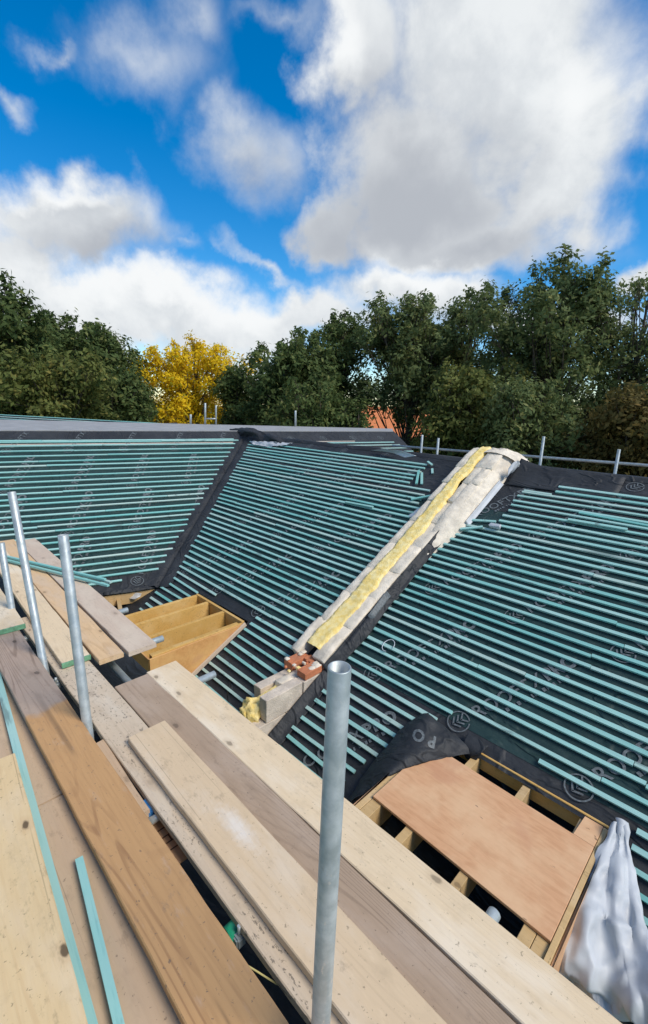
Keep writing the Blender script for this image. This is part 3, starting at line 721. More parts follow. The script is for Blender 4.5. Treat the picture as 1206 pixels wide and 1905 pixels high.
    bm = bmesh.new(); bmesh.ops.create_icosphere(bm, subdivisions=4, radius=1)
    for v in bm.verts:
        d = v.co.normalized(); r = 1+.30*fbm(d*2.3+Vector((3, 1, 0)), 5)+.12*abs(fbm(d*6, 3)); v.co = Vector((d.x*.105*r, d.y*.115*r, d.z*.12*r))
    me = bpy.data.meshes.new('insulation_lump'); bm.to_mesh(me); bm.free(); me.materials.append(FOAM); me.polygons.foreach_set('use_smooth', [True]*len(me.polygons))
    place('insulation_lump', me, Matrix.Translation((-2.875, 2.08, -2.65)), party)
    for i in range(9):      # mortar smeared over the bricks
        rough_block('mortar_smear', Vector((random.choice((-2.98, -2.74))+random.uniform(-.03, .03), random.uniform(2.56, 2.84), zt+.072+random.uniform(-.012, .004))), EX, YV, Z, random.uniform(.03, .07), random.uniform(.04, .08), .02, MORTAR, party, .008, i+70)
    # crumbs of mortar and foam on the step
    for i in range(16):
        rough_block('rubble', Vector((random.uniform(-2.93, -2.72), random.uniform(2.42, 2.72), zt+.03+random.uniform(-.02, .03))), EX, YV, Z, *(random.uniform(.015, .04) for _ in range(3)), random.choice((MORTAR, FOAM, BRICK)), party, .004, i)
party_wall()
def wall_flashing():
    # black membrane turned up against the right side of the wall
    rows = []
    for i in range(18):
        s = 1.30+(3.72-1.30)*i/17; f = fbm((s*2.2, 4, 0), 3)
        hang = .05*max(0, 1-abs(s-1.85)/.45)
        rows.append([M(-2.585+.02*f+hang*.6, s, .030), M(-2.615+hang*.5, s, .045+hang*.7), M(-2.64+.012*f+hang*.4, s, .07+hang), M(-2.662+.01*f, s, .10+.02*f), M(-2.672+.012*f, s, .118+.02*f)])
    o = patch('membrane_upstand', rows, MB, party, 4, .014, 9)
    rows = []
    for i in range(12):
        s = .45+(1.42-.45)*i/11; rows.append([M(-2.55, s, .012), M(-2.60, s, .022), M(-2.64, s, .05), M(-2.672, s, .07)])
    patch('membrane_upstand', rows, MB, party, 4, .008, 9)
    # pale metal soaker higher up, and membrane lap over the ridge beside the wall
    rows = []
    for i in range(8):
        s = 3.72+(4.62-3.72)*i/7; rows.append([M(-2.455+.015*(i/7), s, .012), M(-2.475, s, .035), M(-2.49, s, .075)])
    patch('metal_soaker', rows, SHEET, party, 4, .004, 9)
    c = [[pM(938, 893, .04), pM(952, 880, .06), pM(966, 870, .07)], [pM(944, 888, .10), pM(955, 872, .14), pM(968, 862, .14)], [pM(946, 872, .16), pM(956, 860, .2), pM(965, 857, .2)]]
    patch('torn_lining', c, SHEET, party, 6, .02, 12)
    c = [[M(-2.42, 4.62, .02), M(-2.1, 4.62, .02), M(-1.7, 4.64, .014), M(-1.2, 4.66, .0125)], [M(-2.42, 4.85, .06), M(-2.1, 4.85, .03), M(-1.7, 4.85, .014), M(-1.2, 4.85, .0125)], [M(-2.40, 5.08, .13), M(-2.15, 5.06, .06), M(-1.7, 5.05, .04), M(-1.2, 5.05, .035)]]
    patch('membrane_lap', c, MB, main_roof, 5, .006, 6)
    c = [[M(-3.30, 3.62, .014), M(-3.2, 3.98, .016), M(-3.12, 4.35, .02)], [M(-3.12, 3.62, .05), M(-3.12, 3.98, .05), M(-3.10, 4.35, .05)]]
    patch('lining_strip', c, SHEET, main_roof, 5, .008, 9)
    rows = [[M(-2.645, 1.98, .13), M(-2.66, 2.34, .14)], [M(-2.60, 1.98, .075), M(-2.615, 2.34, .085)]]
    patch('printed_label', rows, PRINT, party, 4, .004, 9)
    batten_between(M(-3.42, 3.95, .028), M(-3.2, 4.10, .028), nM, main_roof)
wall_flashing()
# bent tie and nail plate lying on the battens
def bits():
    me = boxmesh('bracket', .13, .05, .05, SHEET, .01, jit=.006); o = place('bracket', me, frame(pM(921, 975, .085), EX, uM, nM)); props(o, 'small pale crumpled scrap on the battens by the top of the party wall', 'scrap')
    cu = [pM(678, 1190, .045), pM(682, 1202, .045), pM(692, 1207, .045), pM(700, 1200, .045), pM(697, 1190, .045)]
    vs, fs = [], []
    n = 24; pts = []
    for i in range(n+1):
        a = 2*math.pi*i/n*.8; pts.append(M(-2.30+.055*math.cos(a), 1.83+.07*math.sin(a), .040))
    for i, p in enumerate(pts):
        t = (pts[min(i+1, n)]-pts[max(i-1, 0)]).normalized(); b = nM; c = t.cross(b)
        for k in range(6): vs.append(p+(b*math.cos(k*math.pi/3)+c*math.sin(k*math.pi/3))*.004)
    fs = [(i*6+k, i*6+(k+1) % 6, (i+1)*6+(k+1) % 6, (i+1)*6+k) for i in range(n) for k in range(6)]
    o = place('wire_loop', mesh('wire_loop', vs, fs, SHEET, True)); props(o, 'bent pale wire loop lying on the battens right of the party wall', 'wire')
bits()

# ------------------------------------------------------------------ dormer boxes
def prism(name, poly, axis_o, ax, ay, az, t, mat, parent):
    """polygon in (ax, ay) extruded by t along az"""
    n = len(poly); vs = [axis_o+ax*p[0]+ay*p[1] for p in poly] + [axis_o+ax*p[0]+ay*p[1]+az*t for p in poly]
    fs = [tuple(range(n))[::-1], tuple(range(n, 2*n))] + [(i, (i+1) % n, n+(i+1) % n, n+i) for i in range(n)]
    c = sum(vs, Vector())/len(vs); me = mesh(name, [v-c for v in vs], fs, mat)
    bm = bmesh.new(); bm.from_mesh(me); bmesh.ops.recalc_face_normals(bm, faces=bm.faces[:]); bmesh.ops.bevel(bm, geom=bm.edges[:], offset=.002, segments=1, affect='EDGES'); bm.to_mesh(me); bm.free()
    return place(name, me, Matrix.Translation(c), parent)
YV = Vector((0, 1, 0)); ZV = Vector((0, 0, 1)); ZH = -2.45
def zroof(y): return (y*math.sin(TH)-K)/math.cos(TH)
def yroof(z): return (z*math.cos(TH)+K)/math.sin(TH)
def ybox(name, x0, x1, y0, y1, z1, h, mat, parent, bev=.003):   # member running along Y
    return place(name, boxmesh(name, y1-y0, x1-x0, h, mat, bev), frame(((x0+x1)/2, (y0+y1)/2, z1), YV, -EX, ZV), parent)
def xbox(name, x0, x1, y0, y1, z1, h, mat, parent, bev=.003):
    return place(name, boxmesh(name, x1-x0, y1-y0, h, mat, bev), Matrix.Translation(((x0+x1)/2, (y0+y1)/2, z1)), parent)
def hatch():
    t = thing('roof_dormer', 'open timber dormer base with a salmon plywood lid, right of the near scaffold pole', 'dormer', (-.9, 2.4, -2.9))
    z = ZH-.018
    def jo(x0, x1, d=.17, y0=1.72, y1=2.86, zz=z, nm='joist', mt=TIMBER): # sloped underside where it meets the roof
        poly = [(y0, zz), (y1, zz), (y1, zz-d), (y0, zz-d)]
        prism(nm, poly, Vector((x0, 0, 0)), YV, ZV, EX, x1-x0, mt, t)
    jo(-1.505, -1.465, .2, y1=2.88); jo(-1.462, -1.39, .17); jo(-1.195, -1.145); jo(-.83, -.78); jo(-.475, -.415); jo(-.412, -.352); jo(-.349, -.322, .2, y1=2.86, zz=ZH+.001)
    xbox('header', -1.50, -.325, 2.862, 2.905, ZH+.012, .13, JOIST, t); xbox('front_rail', -1.50, -.325, 1.66, 1.715, z, .17, TIMBER, t)
    prism('plywood_lid', [(-1.46, 2.0), (-.352, 1.975), (-.352, 2.668), (-1.46, 2.69)], Vector((0, 0, ZH-.015)), EX, YV, ZV, .018, PLY, t)
    prism('plywood_strip', [(-.466, 2.672), (-.352, 2.670), (-.350, 2.905), (-.452, 2.90)], Vector((0, 0, ZH-.016)), EX, YV, ZV, .018, PLY, t)
    prism('plywood_cheek', [(1.66, zroof(1.66)+.02), (1.66, ZH-.02), (2.86, ZH-.02), (2.86, zroof(2.86)+.02)], Vector((-.320, 0, 0)), YV, ZV, EX, .012, PLY, t)
    prism('plywood_cheek', [(1.66, zroof(1.66)+.02), (1.66, ZH-.02), (2.84, ZH-.02), (2.84, zroof(2.84)+.02)], Vector((-1.52, 0, 0)), YV, ZV, EX, .012, PLY, t)
    # little torn flap of membrane over the header
    c = [[M(-1.29, 1.46, .03), M(-1.2, 1.46, .03), M(-1.12, 1.45, .028)], [M(-1.27, 1.37, .06), M(-1.2, 1.35, .06), M(-1.13, 1.38, .05)], [Vector((-1.26, 2.80, -2.46)), Vector((-1.2, 2.80, -2.50)), Vector((-1.15, 2.81, -2.46))]]
    patch('membrane_flap', c, MB, t, 5, .01, 10)
    # black membrane heaped over the left side
    c = [[pM(648, 1492, .03), pM(668, 1455, .05), pM(700, 1415, .06), pM(735, 1372, .07), pM(778, 1335, .07), pM(797, 1326, .09)],
         [pM(652, 1495, .12), pM(682, 1462, .20), pM(722, 1418, .20), pM(760, 1375, .20), pM(795, 1340, .16), pM(806, 1338, .11)],
         [pM(656, 1492, .22), pM(700, 1456, .27), pM(748, 1415, .25), pM(790, 1385, .20), pM(825, 1363, .12), pM(838, 1362, .05)],
         [pM(662, 1484, .26), pM(712, 1450, .27), pM(765, 1424, .22), pM(812, 1408, .14), pM(858, 1388, .07), pM(884, 1400, .04)],
         [pM(664, 1482, .22), pM(714, 1451, .23), pM(766, 1427, .19), pM(816, 1413, .11), pM(862, 1404, .05), pM(885, 1402, .02)]]
    o = patch('membrane_heap', c, MB, None, 10, .018, 5.0, thick=.002); props(o, 'black membrane flap folded over the left side of the plywood-lidded dormer base', 'membrane')
    # upside-down print on the folded flap
    from mathutils.bvhtree import BVHTree
    mw = world_of(o); bvh = BVHTree.FromPolygons([mw @ v.co for v in o.data.vertices], [tuple(pl.vertices) for pl in o.data.polygons])
    def decal(me, px, py, h, ax, size):     # print lies on the cloth: every vertex is dropped onto the folded surface
        p = pM(px, py, h); d = -ray(px, py).normalized(); x = ax - d*ax.dot(d); x.normalize(); y = d.cross(x); mm = frame(p+d*.3, x, y, d) @ Matrix.Scale(size, 4)
        bm = bmesh.new(); bm.from_mesh(me); bmesh.ops.triangulate(bm, faces=bm.faces[:]); bmesh.ops.subdivide_edges(bm, edges=bm.edges[:], cuts=1)
        for v in bm.verts:
            q = mm @ v.co; hit = bvh.ray_cast(q, -d); v.co = (hit[0]+d*.006) if hit[0] is not None else q-d*.3
        bm.to_mesh(me); bm.free(); place('printed_text', me, None, o)
    flip = (rt*-.93+up*.30)
    decal(text_mesh('R', .16, .006), 813, 1372, .12, flip, .68); decal(text_mesh('O', .16, .006), 792, 1362, .14, flip, .68)
    # grey-white sheet hanging off the right corner
    edges = [((1139, 1533, .05), (1164, 1532, .03)), ((1128, 1560, .06), (1170, 1572, .03)), ((1104, 1610, .10), (1181, 1620, .05)), ((1082, 1664, .16), (1190, 1672, .07)), ((1062, 1716, .20), (1200, 1722, .10)),
             ((1042, 1778, .18), (1215, 1775, .15)), ((1036, 1808, .13), (1226, 1830, .20)), ((1058, 1832, .06), (1236, 1898, .20)), ((1078, 1852, .02), (1250, 1950, .14))]
    amps = [.015, .03, .04, .05, .06, .06, .06, .05, .03]; fold = [.0, .55, .80, .45, .10, .15, .70, .55, .05, .50, .2]
    g = []
    for r, (l, q) in enumerate(edges):
        row_ = []
        for k in range(11):
            f = k/10; ff = min(10, max(0, k+.5*math.sin(r*.8))); i0 = int(ff); fv = fold[i0]+(fold[min(10, i0+1)]-fold[i0])*(ff-i0)
            row_.append((l[0]+(q[0]-l[0])*f, l[1]+(q[1]-l[1])*f-(6*math.sin(math.pi*f) if r == 0 else 0), l[2]+(q[2]-l[2])*f+amps[r]*fv))
        g.append(row_)
    o = patch('sheet', [[pM(*q) for q in r] for r in g], SHEET, None, 8, .045, 5.2, thick=.0015, seed=12, sharp=True)
    props(o, 'crumpled grey-white sheet hanging off the right corner of the dormer base', 'sheet')
hatch()
def left_dormer():
    t = thing('roof_dormer', 'yellow joisted dormer frame with plywood cheek, beyond the far board ends', 'dormer', (-4.5, 2.2, -2.9))
    def jo(x0, x1, d, y0, y1, mt=JOIST):
        prism('joist', [(y0, ZH), (y1, ZH), (y1, ZH-d), (y0, ZH-d)], Vector((x0, 0, 0)), YV, ZV, EX, x1-x0, mt, t)
    for x in (-5.055, -4.78, -4.42): jo(x, x+.045, .24, 1.69, 2.76)
    jo(-4.065, -4.02, .20, 1.69, 2.72); 
    prism('joist', [(1.69, ZH), (2.76, ZH), (2.76, zroof(2.76)+.01), (1.69, zroof(1.69)+.02)], Vector((-4.018, 0, 0)), YV, ZV, EX, .02, JOIST, t)
    prism('plywood_cheek', [(1.655, ZH-.012), (2.775, ZH-.004), (2.79, zroof(2.79)+.012), (1.655, zroof(1.655)+.012)], Vector((-3.995, 0, 0)), YV, ZV, EX, .018, PLYO, t)
    prism('plywood_front', [(-4.95, -3.07), (-4.95, ZH-.02), (-4.0, ZH-.02), (-4.0, -3.07)], Vector((0, 1.652, 0)), EX, ZV, YV, .018, PLYO, t)
    xbox('front_post', -4.62, -4.56, 1.60, 1.648, ZH-.03, .55, TIMBER, t); xbox('header', -5.06, -4.02, 2.765, 2.80, ZH+.005, .22, JOIST, t)
    # edging strip of the cheek along the roof
    p, q = M(-3.965, .35, .0), M(-3.965, 1.30, .0); d = (q-p).normalized()
    place('edge_batten', boxmesh('edge_batten', (q-p).length, .02, .05, W_PINK), frame((p+q)/2+nM*.055, d, nM.cross(d), nM), t)
    # rafter ends under the wing eaves
    for i, (px, py) in enumerate(((192, 1108), (206, 1114), (222, 1122))):
        p = onz(px, py, -2.66); o = place('rafter_end', boxmesh('rafter_end', .42, .05, .10, TIMBER), frame(p, (dL*.3-EX).normalized(), ZV.cross((dL*.3-EX).normalized()), ZV), wing_roof)
left_dormer()

# ------------------------------------------------------------------ scaffold boards
def board(label, x0, x1, yl0, yr0, yl1, yr1, ztop, mat, thick=.038, green_end=None, group=None, sub=True, tilt=0.0, warp=.004):
    """one scaffold board from its end at x0 (y from yl0 to yr0) to its end at x1, long axis ~X"""
    a = Vector((x0, (yl0+yr0)/2, ztop)); b = Vector((x1, (yl1+yr1)/2, ztop+tilt)); x = (b-a).normalized(); y = ZV.cross(x).normalized(); z = x.cross(y)
    L = (b-a).length; w = ((yr0-yl0)+(yr1-yl1))/2
    n = max(2, int(L/.12)); prof = [(-w/2+.004, 0), (w/2-.004, 0), (w/2, -.004), (w/2, -thick+.004), (w/2-.004, -thick), (-w/2+.004, -thick), (-w/2, -thick+.004), (-w/2, -.004)]
    vs, fs = [], []; sd = random.uniform(0, 50)
    for i in range(n+1):
        X = -L/2+L*i/n; e = .0015*fbm((X*9+sd, 0, 0), 3); bow = warp*fbm((X*.6+sd, 3, 0), 2)
        for (py, pz) in prof:
            vs.append((X+(.004*fbm((py*30, sd, 0)) if i in (0, n) else 0), py+e*(1 if py > 0 else -1)+.003*fbm((X*3+sd, py*9, 1)), pz+bow+.0012*fbm((X*7, py*20, sd))))
    m = len(prof)
    for i in range(n):
        for j in range(m): fs.append((i*m+j, i*m+(j+1) % m, (i+1)*m+(j+1) % m, (i+1)*m+j))
    fs.append(tuple(range(m))[::-1]); fs.append(tuple(n*m+j for j in range(m)))
    me = mesh('scaffold_board', vs, fs, mat)
    bm = bmesh.new(); bm.from_mesh(me); bmesh.ops.recalc_face_normals(bm, faces=bm.faces[:]); bm.to_mesh(me); bm.free()
    o = place('scaffold_board', me, frame((a+b)/2, x, y, z)); props(o, label, 'board', group or 'scaffold boards on the deck')
    if green_end is not None:
        sgn = green_end; ex = sgn*L/2
        place('painted_end', boxmesh('painted_end', .012, w+.001, thick-.001, GREENPAINT, .002), (frame((a+b)/2, x, y, z) @ Matrix.Translation((ex+sgn*.004, 0, .0005))), o)
    else:   # hoop-iron band round the visible end
        pass
    return o
GB = 'scaffold boards on the deck'
def deck():
    k = 1.79/1.75
    D0 = board('mortar-splashed board between the standing poles and the top cream board', -4.2, .1, .662, .892, .712, .908, -1.79, W_SPLAT)
    board('grey weathered board showing between the cream board and the roof-side board', -2.735, .35, .905, 1.128, .915, 1.148, -1.79, W_GREY)
    board('pale roof-side board, the one nearest the party wall and dormer base', -2.755, .5, 1.132, 1.322, 1.152, 1.395, -1.788, W_CREAM)
    board('cream board lying on top of its neighbours behind the near pole, white dust patch', -2.17, .2, .765, .965, .755, .975, -1.749, W_CREAM2)
    # upper-left group
    board('grey-pink board of the far left trio, nearest the left roof slope', -6.5, -3.02, 1.14, 1.34, 1.108, 1.318, -1.75, W_PINK)
    board('tan board in the middle of the far left trio', -6.62, -3.05, .985, 1.125, .905, 1.100, -1.752, W_TAN)
    board('cream board with green painted end, nearest the poles of the far left trio', -6.7, -3.165, .80, .975, .715, .905, -1.747, W_CREAM, green_end=1)
    # near run
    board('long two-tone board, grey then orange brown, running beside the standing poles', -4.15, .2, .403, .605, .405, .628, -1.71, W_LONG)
    board('short board end with green painted edge at the left frame edge', -5.6, -3.80, .505, .665, .490, .655, -1.671, W_CREAM, green_end=1)
    board('brown board lying under the left side of the two-tone board, far length', -4.3, -2.05, .195, .420, .205, .415, -1.775, W_BROWN)
    board('brown board under the loose teal battens, near length', -2.04, .2, .20, .425, .19, .420, -1.772, W_BROWN)
    board('pinkish brown board at the left frame edge beside the teal batten', -5.0, -2.1, -.04, .185, -.04, .185, -1.777, W_PINK)
    board('knotty yellow board lying on top in the bottom left corner', -2.33, -.3, .075, .297, -.055, .150, -1.66, W_KNOT)
    board('tan board under the knotty yellow board', -2.05, .2, -.05, .18, -.05, .18, -1.773, W_TAN)
    board('narrow brown board edge wedged between two-tone and splashed boards', -2.31, -1.72, .628, .69, .622, .672, -1.80, W_BROWN, thick=.10)
deck()
def loose_battens():
    def lb(p, q, label, nrm=ZV, w=1.0):
        o = batten_between(Vector(p), Vector(q), nrm, None, 'loose_batten', 0); props(o, label, 'batten', 'loose teal battens on the scaffold'); return o
    # local top at z: batten_between puts top at lift+.009
    o = lb((-3.45, .395, -1.756), (-.9, .205, -1.756), 'long loose teal batten lying along the knotty yellow board'); o.scale.y *= 1.15
    lb((-1.64, .358, -1.748), (-.75, .24, -1.748), 'short loose teal batten ending mid-board near the bottom left')
    for i, (a, b, l) in enumerate((((-5.95, .83, -1.718), (-4.33, 1.475, -1.718), 'bottom teal batten of the bundle across the far boards'), ((-5.9, .79, -1.716), (-4.26, 1.425, -1.716), 'lower front teal batten of the bundle across the far boards'), ((-5.93, .80, -1.690), (-4.36, 1.435, -1.688), 'topmost teal batten of the bundle across the far boards'))):
        lb(a, b, l)
loose_battens()
# ------------------------------------------------------------------ scaffold tubes
def tubes():
    G = 'upright scaffold poles'
    r = .0253
    def std(label, bot, top):
        bot, top = Vector(bot), Vector(top); d = (bot-top).normalized(); foot = top+d*((top.z-GROUND)/-d.z)
        o = tube('scaffold_pole', foot, top, r); props(o, label, 'pole', G); return o
    std('nearest upright galvanised pole, open end up, in the middle of the boards', (-.586, .638, -1.6), (-.573, .638, -.533))
    std('second upright pole from the left, between the board runs', (-2.412, .638, -1.745), (-2.497, .638, -.678))
    std('leftmost full upright pole, leaning left in front of the left slope', (-3.275, .638, -1.765), (-3.595, .638, -.626))
    e = ony(14, 1085, .64); std('cropped pole at the left frame edge', ony(23, 1140, .64), ony(2, 1010, .64))
    T = 'cross tubes under the deck'
    def tr(label, x, y0, y1, z=-1.854, n=24):
        o = tube('cross_tube', (x, y0, z), (x, y1, z), .0242, n=n); props(o, label, 'tube', T); return o
    tr('cross tube end sticking out past the end of the pale roof-side board', -2.52, -.3, 1.50); tr('cross tube end showing beside the plywood-lidded dormer base', -.45, -.3, 1.44)
    tr('cross tube end sticking out past the grey-pink far board', -3.16, .93, 1.43, -1.815); tr('cross tube seen in the gap by the leftmost pole', -3.92, -.3, 1.46)
    tr('cross tube under the near boards, beside the blue fitting', -1.75, -.3, 1.30)
    tr('cross tube under the near boards, carrying the green coupler', -1.08, -.3, 1.30)
    for y, l in ((.60, 'long ledger tube under the inner edge of the deck'), (1.05, 'long ledger tube under the roof-side boards')):
        o = tube('ledger_tube', (-7, y-.02 if y < .8 else y, -1.905), (1.2, y-.02 if y < .8 else y, -1.905), .0242); props(o, l, 'tube')
    def coupler(label, p, mat, name='tube_coupler'):
        t = thing(name, label, 'coupler', p, 'tube couplers'); P = Vector(p)
        tube('clamp_band', P+Vector((0, -.03, 0)), P+Vector((0, .03, 0)), .031, mat, t); place('clamp_jaw', boxmesh('clamp_jaw', .035, .04, .045, GALV, .006, 2), Matrix.Translation(P+Vector((.035, 0, .02))), t)
        tube('clamp_bolt', P+Vector((.035, 0, .02)), P+Vector((.035, 0, .06)), .007, GALV, t, hollow=False, n=8)
    coupler('green coupler in the dark gap beside the two-tone board', (-1.08, .692, -1.854), GREEN)
    coupler('steel coupler at the foot of the leftmost upright pole', (-3.13, .66, -1.854), GALV); coupler('steel coupler at the foot of the second pole', (-2.52, .665, -1.854), GALV)
    t = thing('blue_fitting', 'bright blue fitting in the gap beside the splashed board', 'fitting', (-1.76, .69, -1.85))
    place('fitting_body', boxmesh('fitting_body', .085, .065, .05, BLUE, .006, 2), Matrix.Translation((-1.765, .695, -1.815)), t); tube('fitting_pin', (-1.70, .655, -1.845), (-1.70, .735, -1.845), .018, GALV, t)
    # offcut of plywood with marker strokes, seen through the gap
    t = place('plywood_offcut', boxmesh('plywood_offcut', .26, .14, .012, PLY, .002), frame((-1.60, .715, -1.885), Vector((.97, .05, .0)).normalized(), Vector((-.05, .97, 0)).normalized(), ZV)); props(t, 'small plywood offcut with hand-drawn marks in the gap', 'offcut')
    ink = mat_plain('brown_ink', (.12, .06, .03), .8, .1)
    for (x0, y0, x1, y1) in ((-1.665, .675, -1.665, .735), (-1.62, .675, -1.62, .74), (-1.585, .675, -1.585, .74), (-1.62, .708, -1.585, .708), (-1.545, .68, -1.545, .73)):
        p, q = Vector((x0, y0, -1.8838)), Vector((x1, y1, -1.8838)); d = (q-p); x = d.normalized(); place('marker_stroke', boxmesh('marker_stroke', d.length, .006, .001, ink, 0), frame((p+q)/2+Vector((0, 0, .0006)), x, ZV.cross(x), ZV), t)
    # black sheet added under the deck so the gaps between boards stay dark
    c = [[Vector((x, y, -2.25+.05*math.sin(x*3+y*4)-.1*math.sin((y+.5)*1.6))) for x in (-7, -5.5, -4, -3, -2, -1, 0, 1)] for y in (-.7, -.2, .3, .7, 1.1, 1.42)]
    o = patch('added_gap_sheet', c, MB, None, 5, .03, 3); props(o, 'black sheet added beneath the scaffold deck to keep the gap dark', 'sheeting')
    o = tube('twine', (-1.02, .63, -1.83), (-.84, .70, -1.835), .003, ROPE, hollow=False, n=6); props(o, 'thin yellow twine crossing the dark gap near the bottom', 'twine')
tubes()
def far_rail():
    G = 'guard rail posts behind the main ridge'
    o = tube('guard_rail', (-6.3, 8.5, -.835), (3.0, 8.5, -.66), .0242); props(o, 'long horizontal guard rail tube behind the main ridge', 'rail')
    for px, top, lab in ((786, 809, 'guard rail post just right of the far roof corner'), (816, 815, 'second guard rail post from the far roof corner'), (1012, 812, 'tall guard rail post right of the party wall top'), (1152, 836, 'guard rail post nearest the right frame edge'), (979, 853, 'short post stub beside the party wall top')):
        tp = ony(px, top, 8.44 if px != 979 else 8.0); o = tube('guard_post', (tp.x, tp.y, GROUND), tp, .0242, n=16); props(o, lab, 'post', G)
    for i, y in enumerate((7.95, 8.17)):
        o = place('scaffold_board', boxmesh('scaffold_board', 8.6, .21, .038, W_BROWN), Matrix.Translation((-1.9, y, -1.06+.003*i))); props(o, ('inner' if i == 0 else 'outer')+' brown board of the far scaffold behind the main ridge', 'board', 'far scaffold boards')
    # pale offcut sheet lying over the ridge by the far corner
    c = [[pM(690, 838, .04), pM(730, 843, .05), pM(752, 851, .05)], [pM(720, 836, .12), pM(750, 840, .12), pM(775, 848, .07)]]
    patch('lining_strip', c, SHEET, main_roof, 5, .01, 9)
far_rail()

# ------------------------------------------------------------------ house beyond the trees
def house():
    c = atd(738, 800, 44); c.z = GROUND
    t = thing('brick_house', 'orange tiled house glimpsed between the trees', 'house', c); d = Vector((-c.y, c.x, 0)).normalized(); f = Vector((-c.x, -c.y, 0)).normalized()
    def P(a, b, z): return c+d*a+f*b+Vector((0, 0, z))
    w, dp, eh, rh = 3.2, 4.0, 5.3, 7.5
    vs = [P(-w, -dp, 0), P(w, -dp, 0), P(w, dp, 0), P(-w, dp, 0), P(-w, -dp, eh), P(w, -dp, eh), P(w, dp, eh), P(-w, dp, eh), P(-w, 0, rh-.1), P(w, 0, rh-.1)]
    place('wall', mesh('wall', vs, [(0, 1, 5, 4), (1, 2, 6, 9, 5), (2, 3, 7, 6), (3, 0, 4, 8, 7)], REDWALL), None, t)
    o = .35; rv = [P(-w-o, dp+o, eh-.25), P(w+o, dp+o, eh-.25), P(w+o, 0, rh), P(-w-o, 0, rh), P(-w-o, -dp-o, eh-.25), P(w+o, -dp-o, eh-.25)]
    rf = place('roof', mesh('roof', rv, [(0, 1, 2, 3), (3, 2, 5, 4)], TILE), None, t); md = rf.modifiers.new('thickness', 'SOLIDIFY'); md.thickness = .12
    place('chimney', boxmesh('chimney', .7, .5, 1.6, REDWALL, .02), frame(P(3.2, 0, rh+.9), d, f, ZV), rf)
    for a in (-3.2, 0, 3.2):
        for zz in (1.2, 3.7):
            wn = place('window', boxmesh('window', 1.3, .08, 1.2, FRAME, .01), frame(P(a, dp+.02, zz+1.2), d, f, ZV), t); place('pane', boxmesh('pane', 1.1, .02, 1.0, GLASS, 0), frame(P(a, dp+.07, zz+1.1), d, f, ZV), wn)
house()

# ------------------------------------------------------------------ trees
LEAF = {'dark': mat_leaf('dark_leaf', ((.070, .108, .036), (.130, .180, .060), (.20, .22, .075))),
        'ash': mat_leaf('ash_leaf', ((.115, .160, .060), (.190, .235, .092), (.28, .29, .11))),
        'olive': mat_leaf('olive_leaf', ((.115, .148, .040), (.20, .22, .065), (.29, .26, .075))),
        'yellow': mat_leaf('yellow_leaf', ((.74, .50, .014), (.92, .68, .03), (.45, .45, .04)), .45),
        'brown': mat_leaf('brown_leaf', ((.11, .095, .03), (.19, .145, .045), (.26, .18, .06)))}
def tubes_mesh(segs, n=6):
    vs, fs = [], []
    for p, q, r0, r1 in segs:
        d = (q-p); 
        if d.length < 1e-4: continue
        z = d.normalized(); x = z.orthogonal().normalized(); y = z.cross(x); k = len(vs)
        for c, r in ((p, r0), (q, r1)):
            for i in range(n):
                a = 2*math.pi*i/n; vs.append(c+x*(r*math.cos(a))+y*(r*math.sin(a)))
        for i in range(n): j = (i+1) % n; fs.append((k+i, k+j, k+n+j, k+n+i))
    return vs, fs
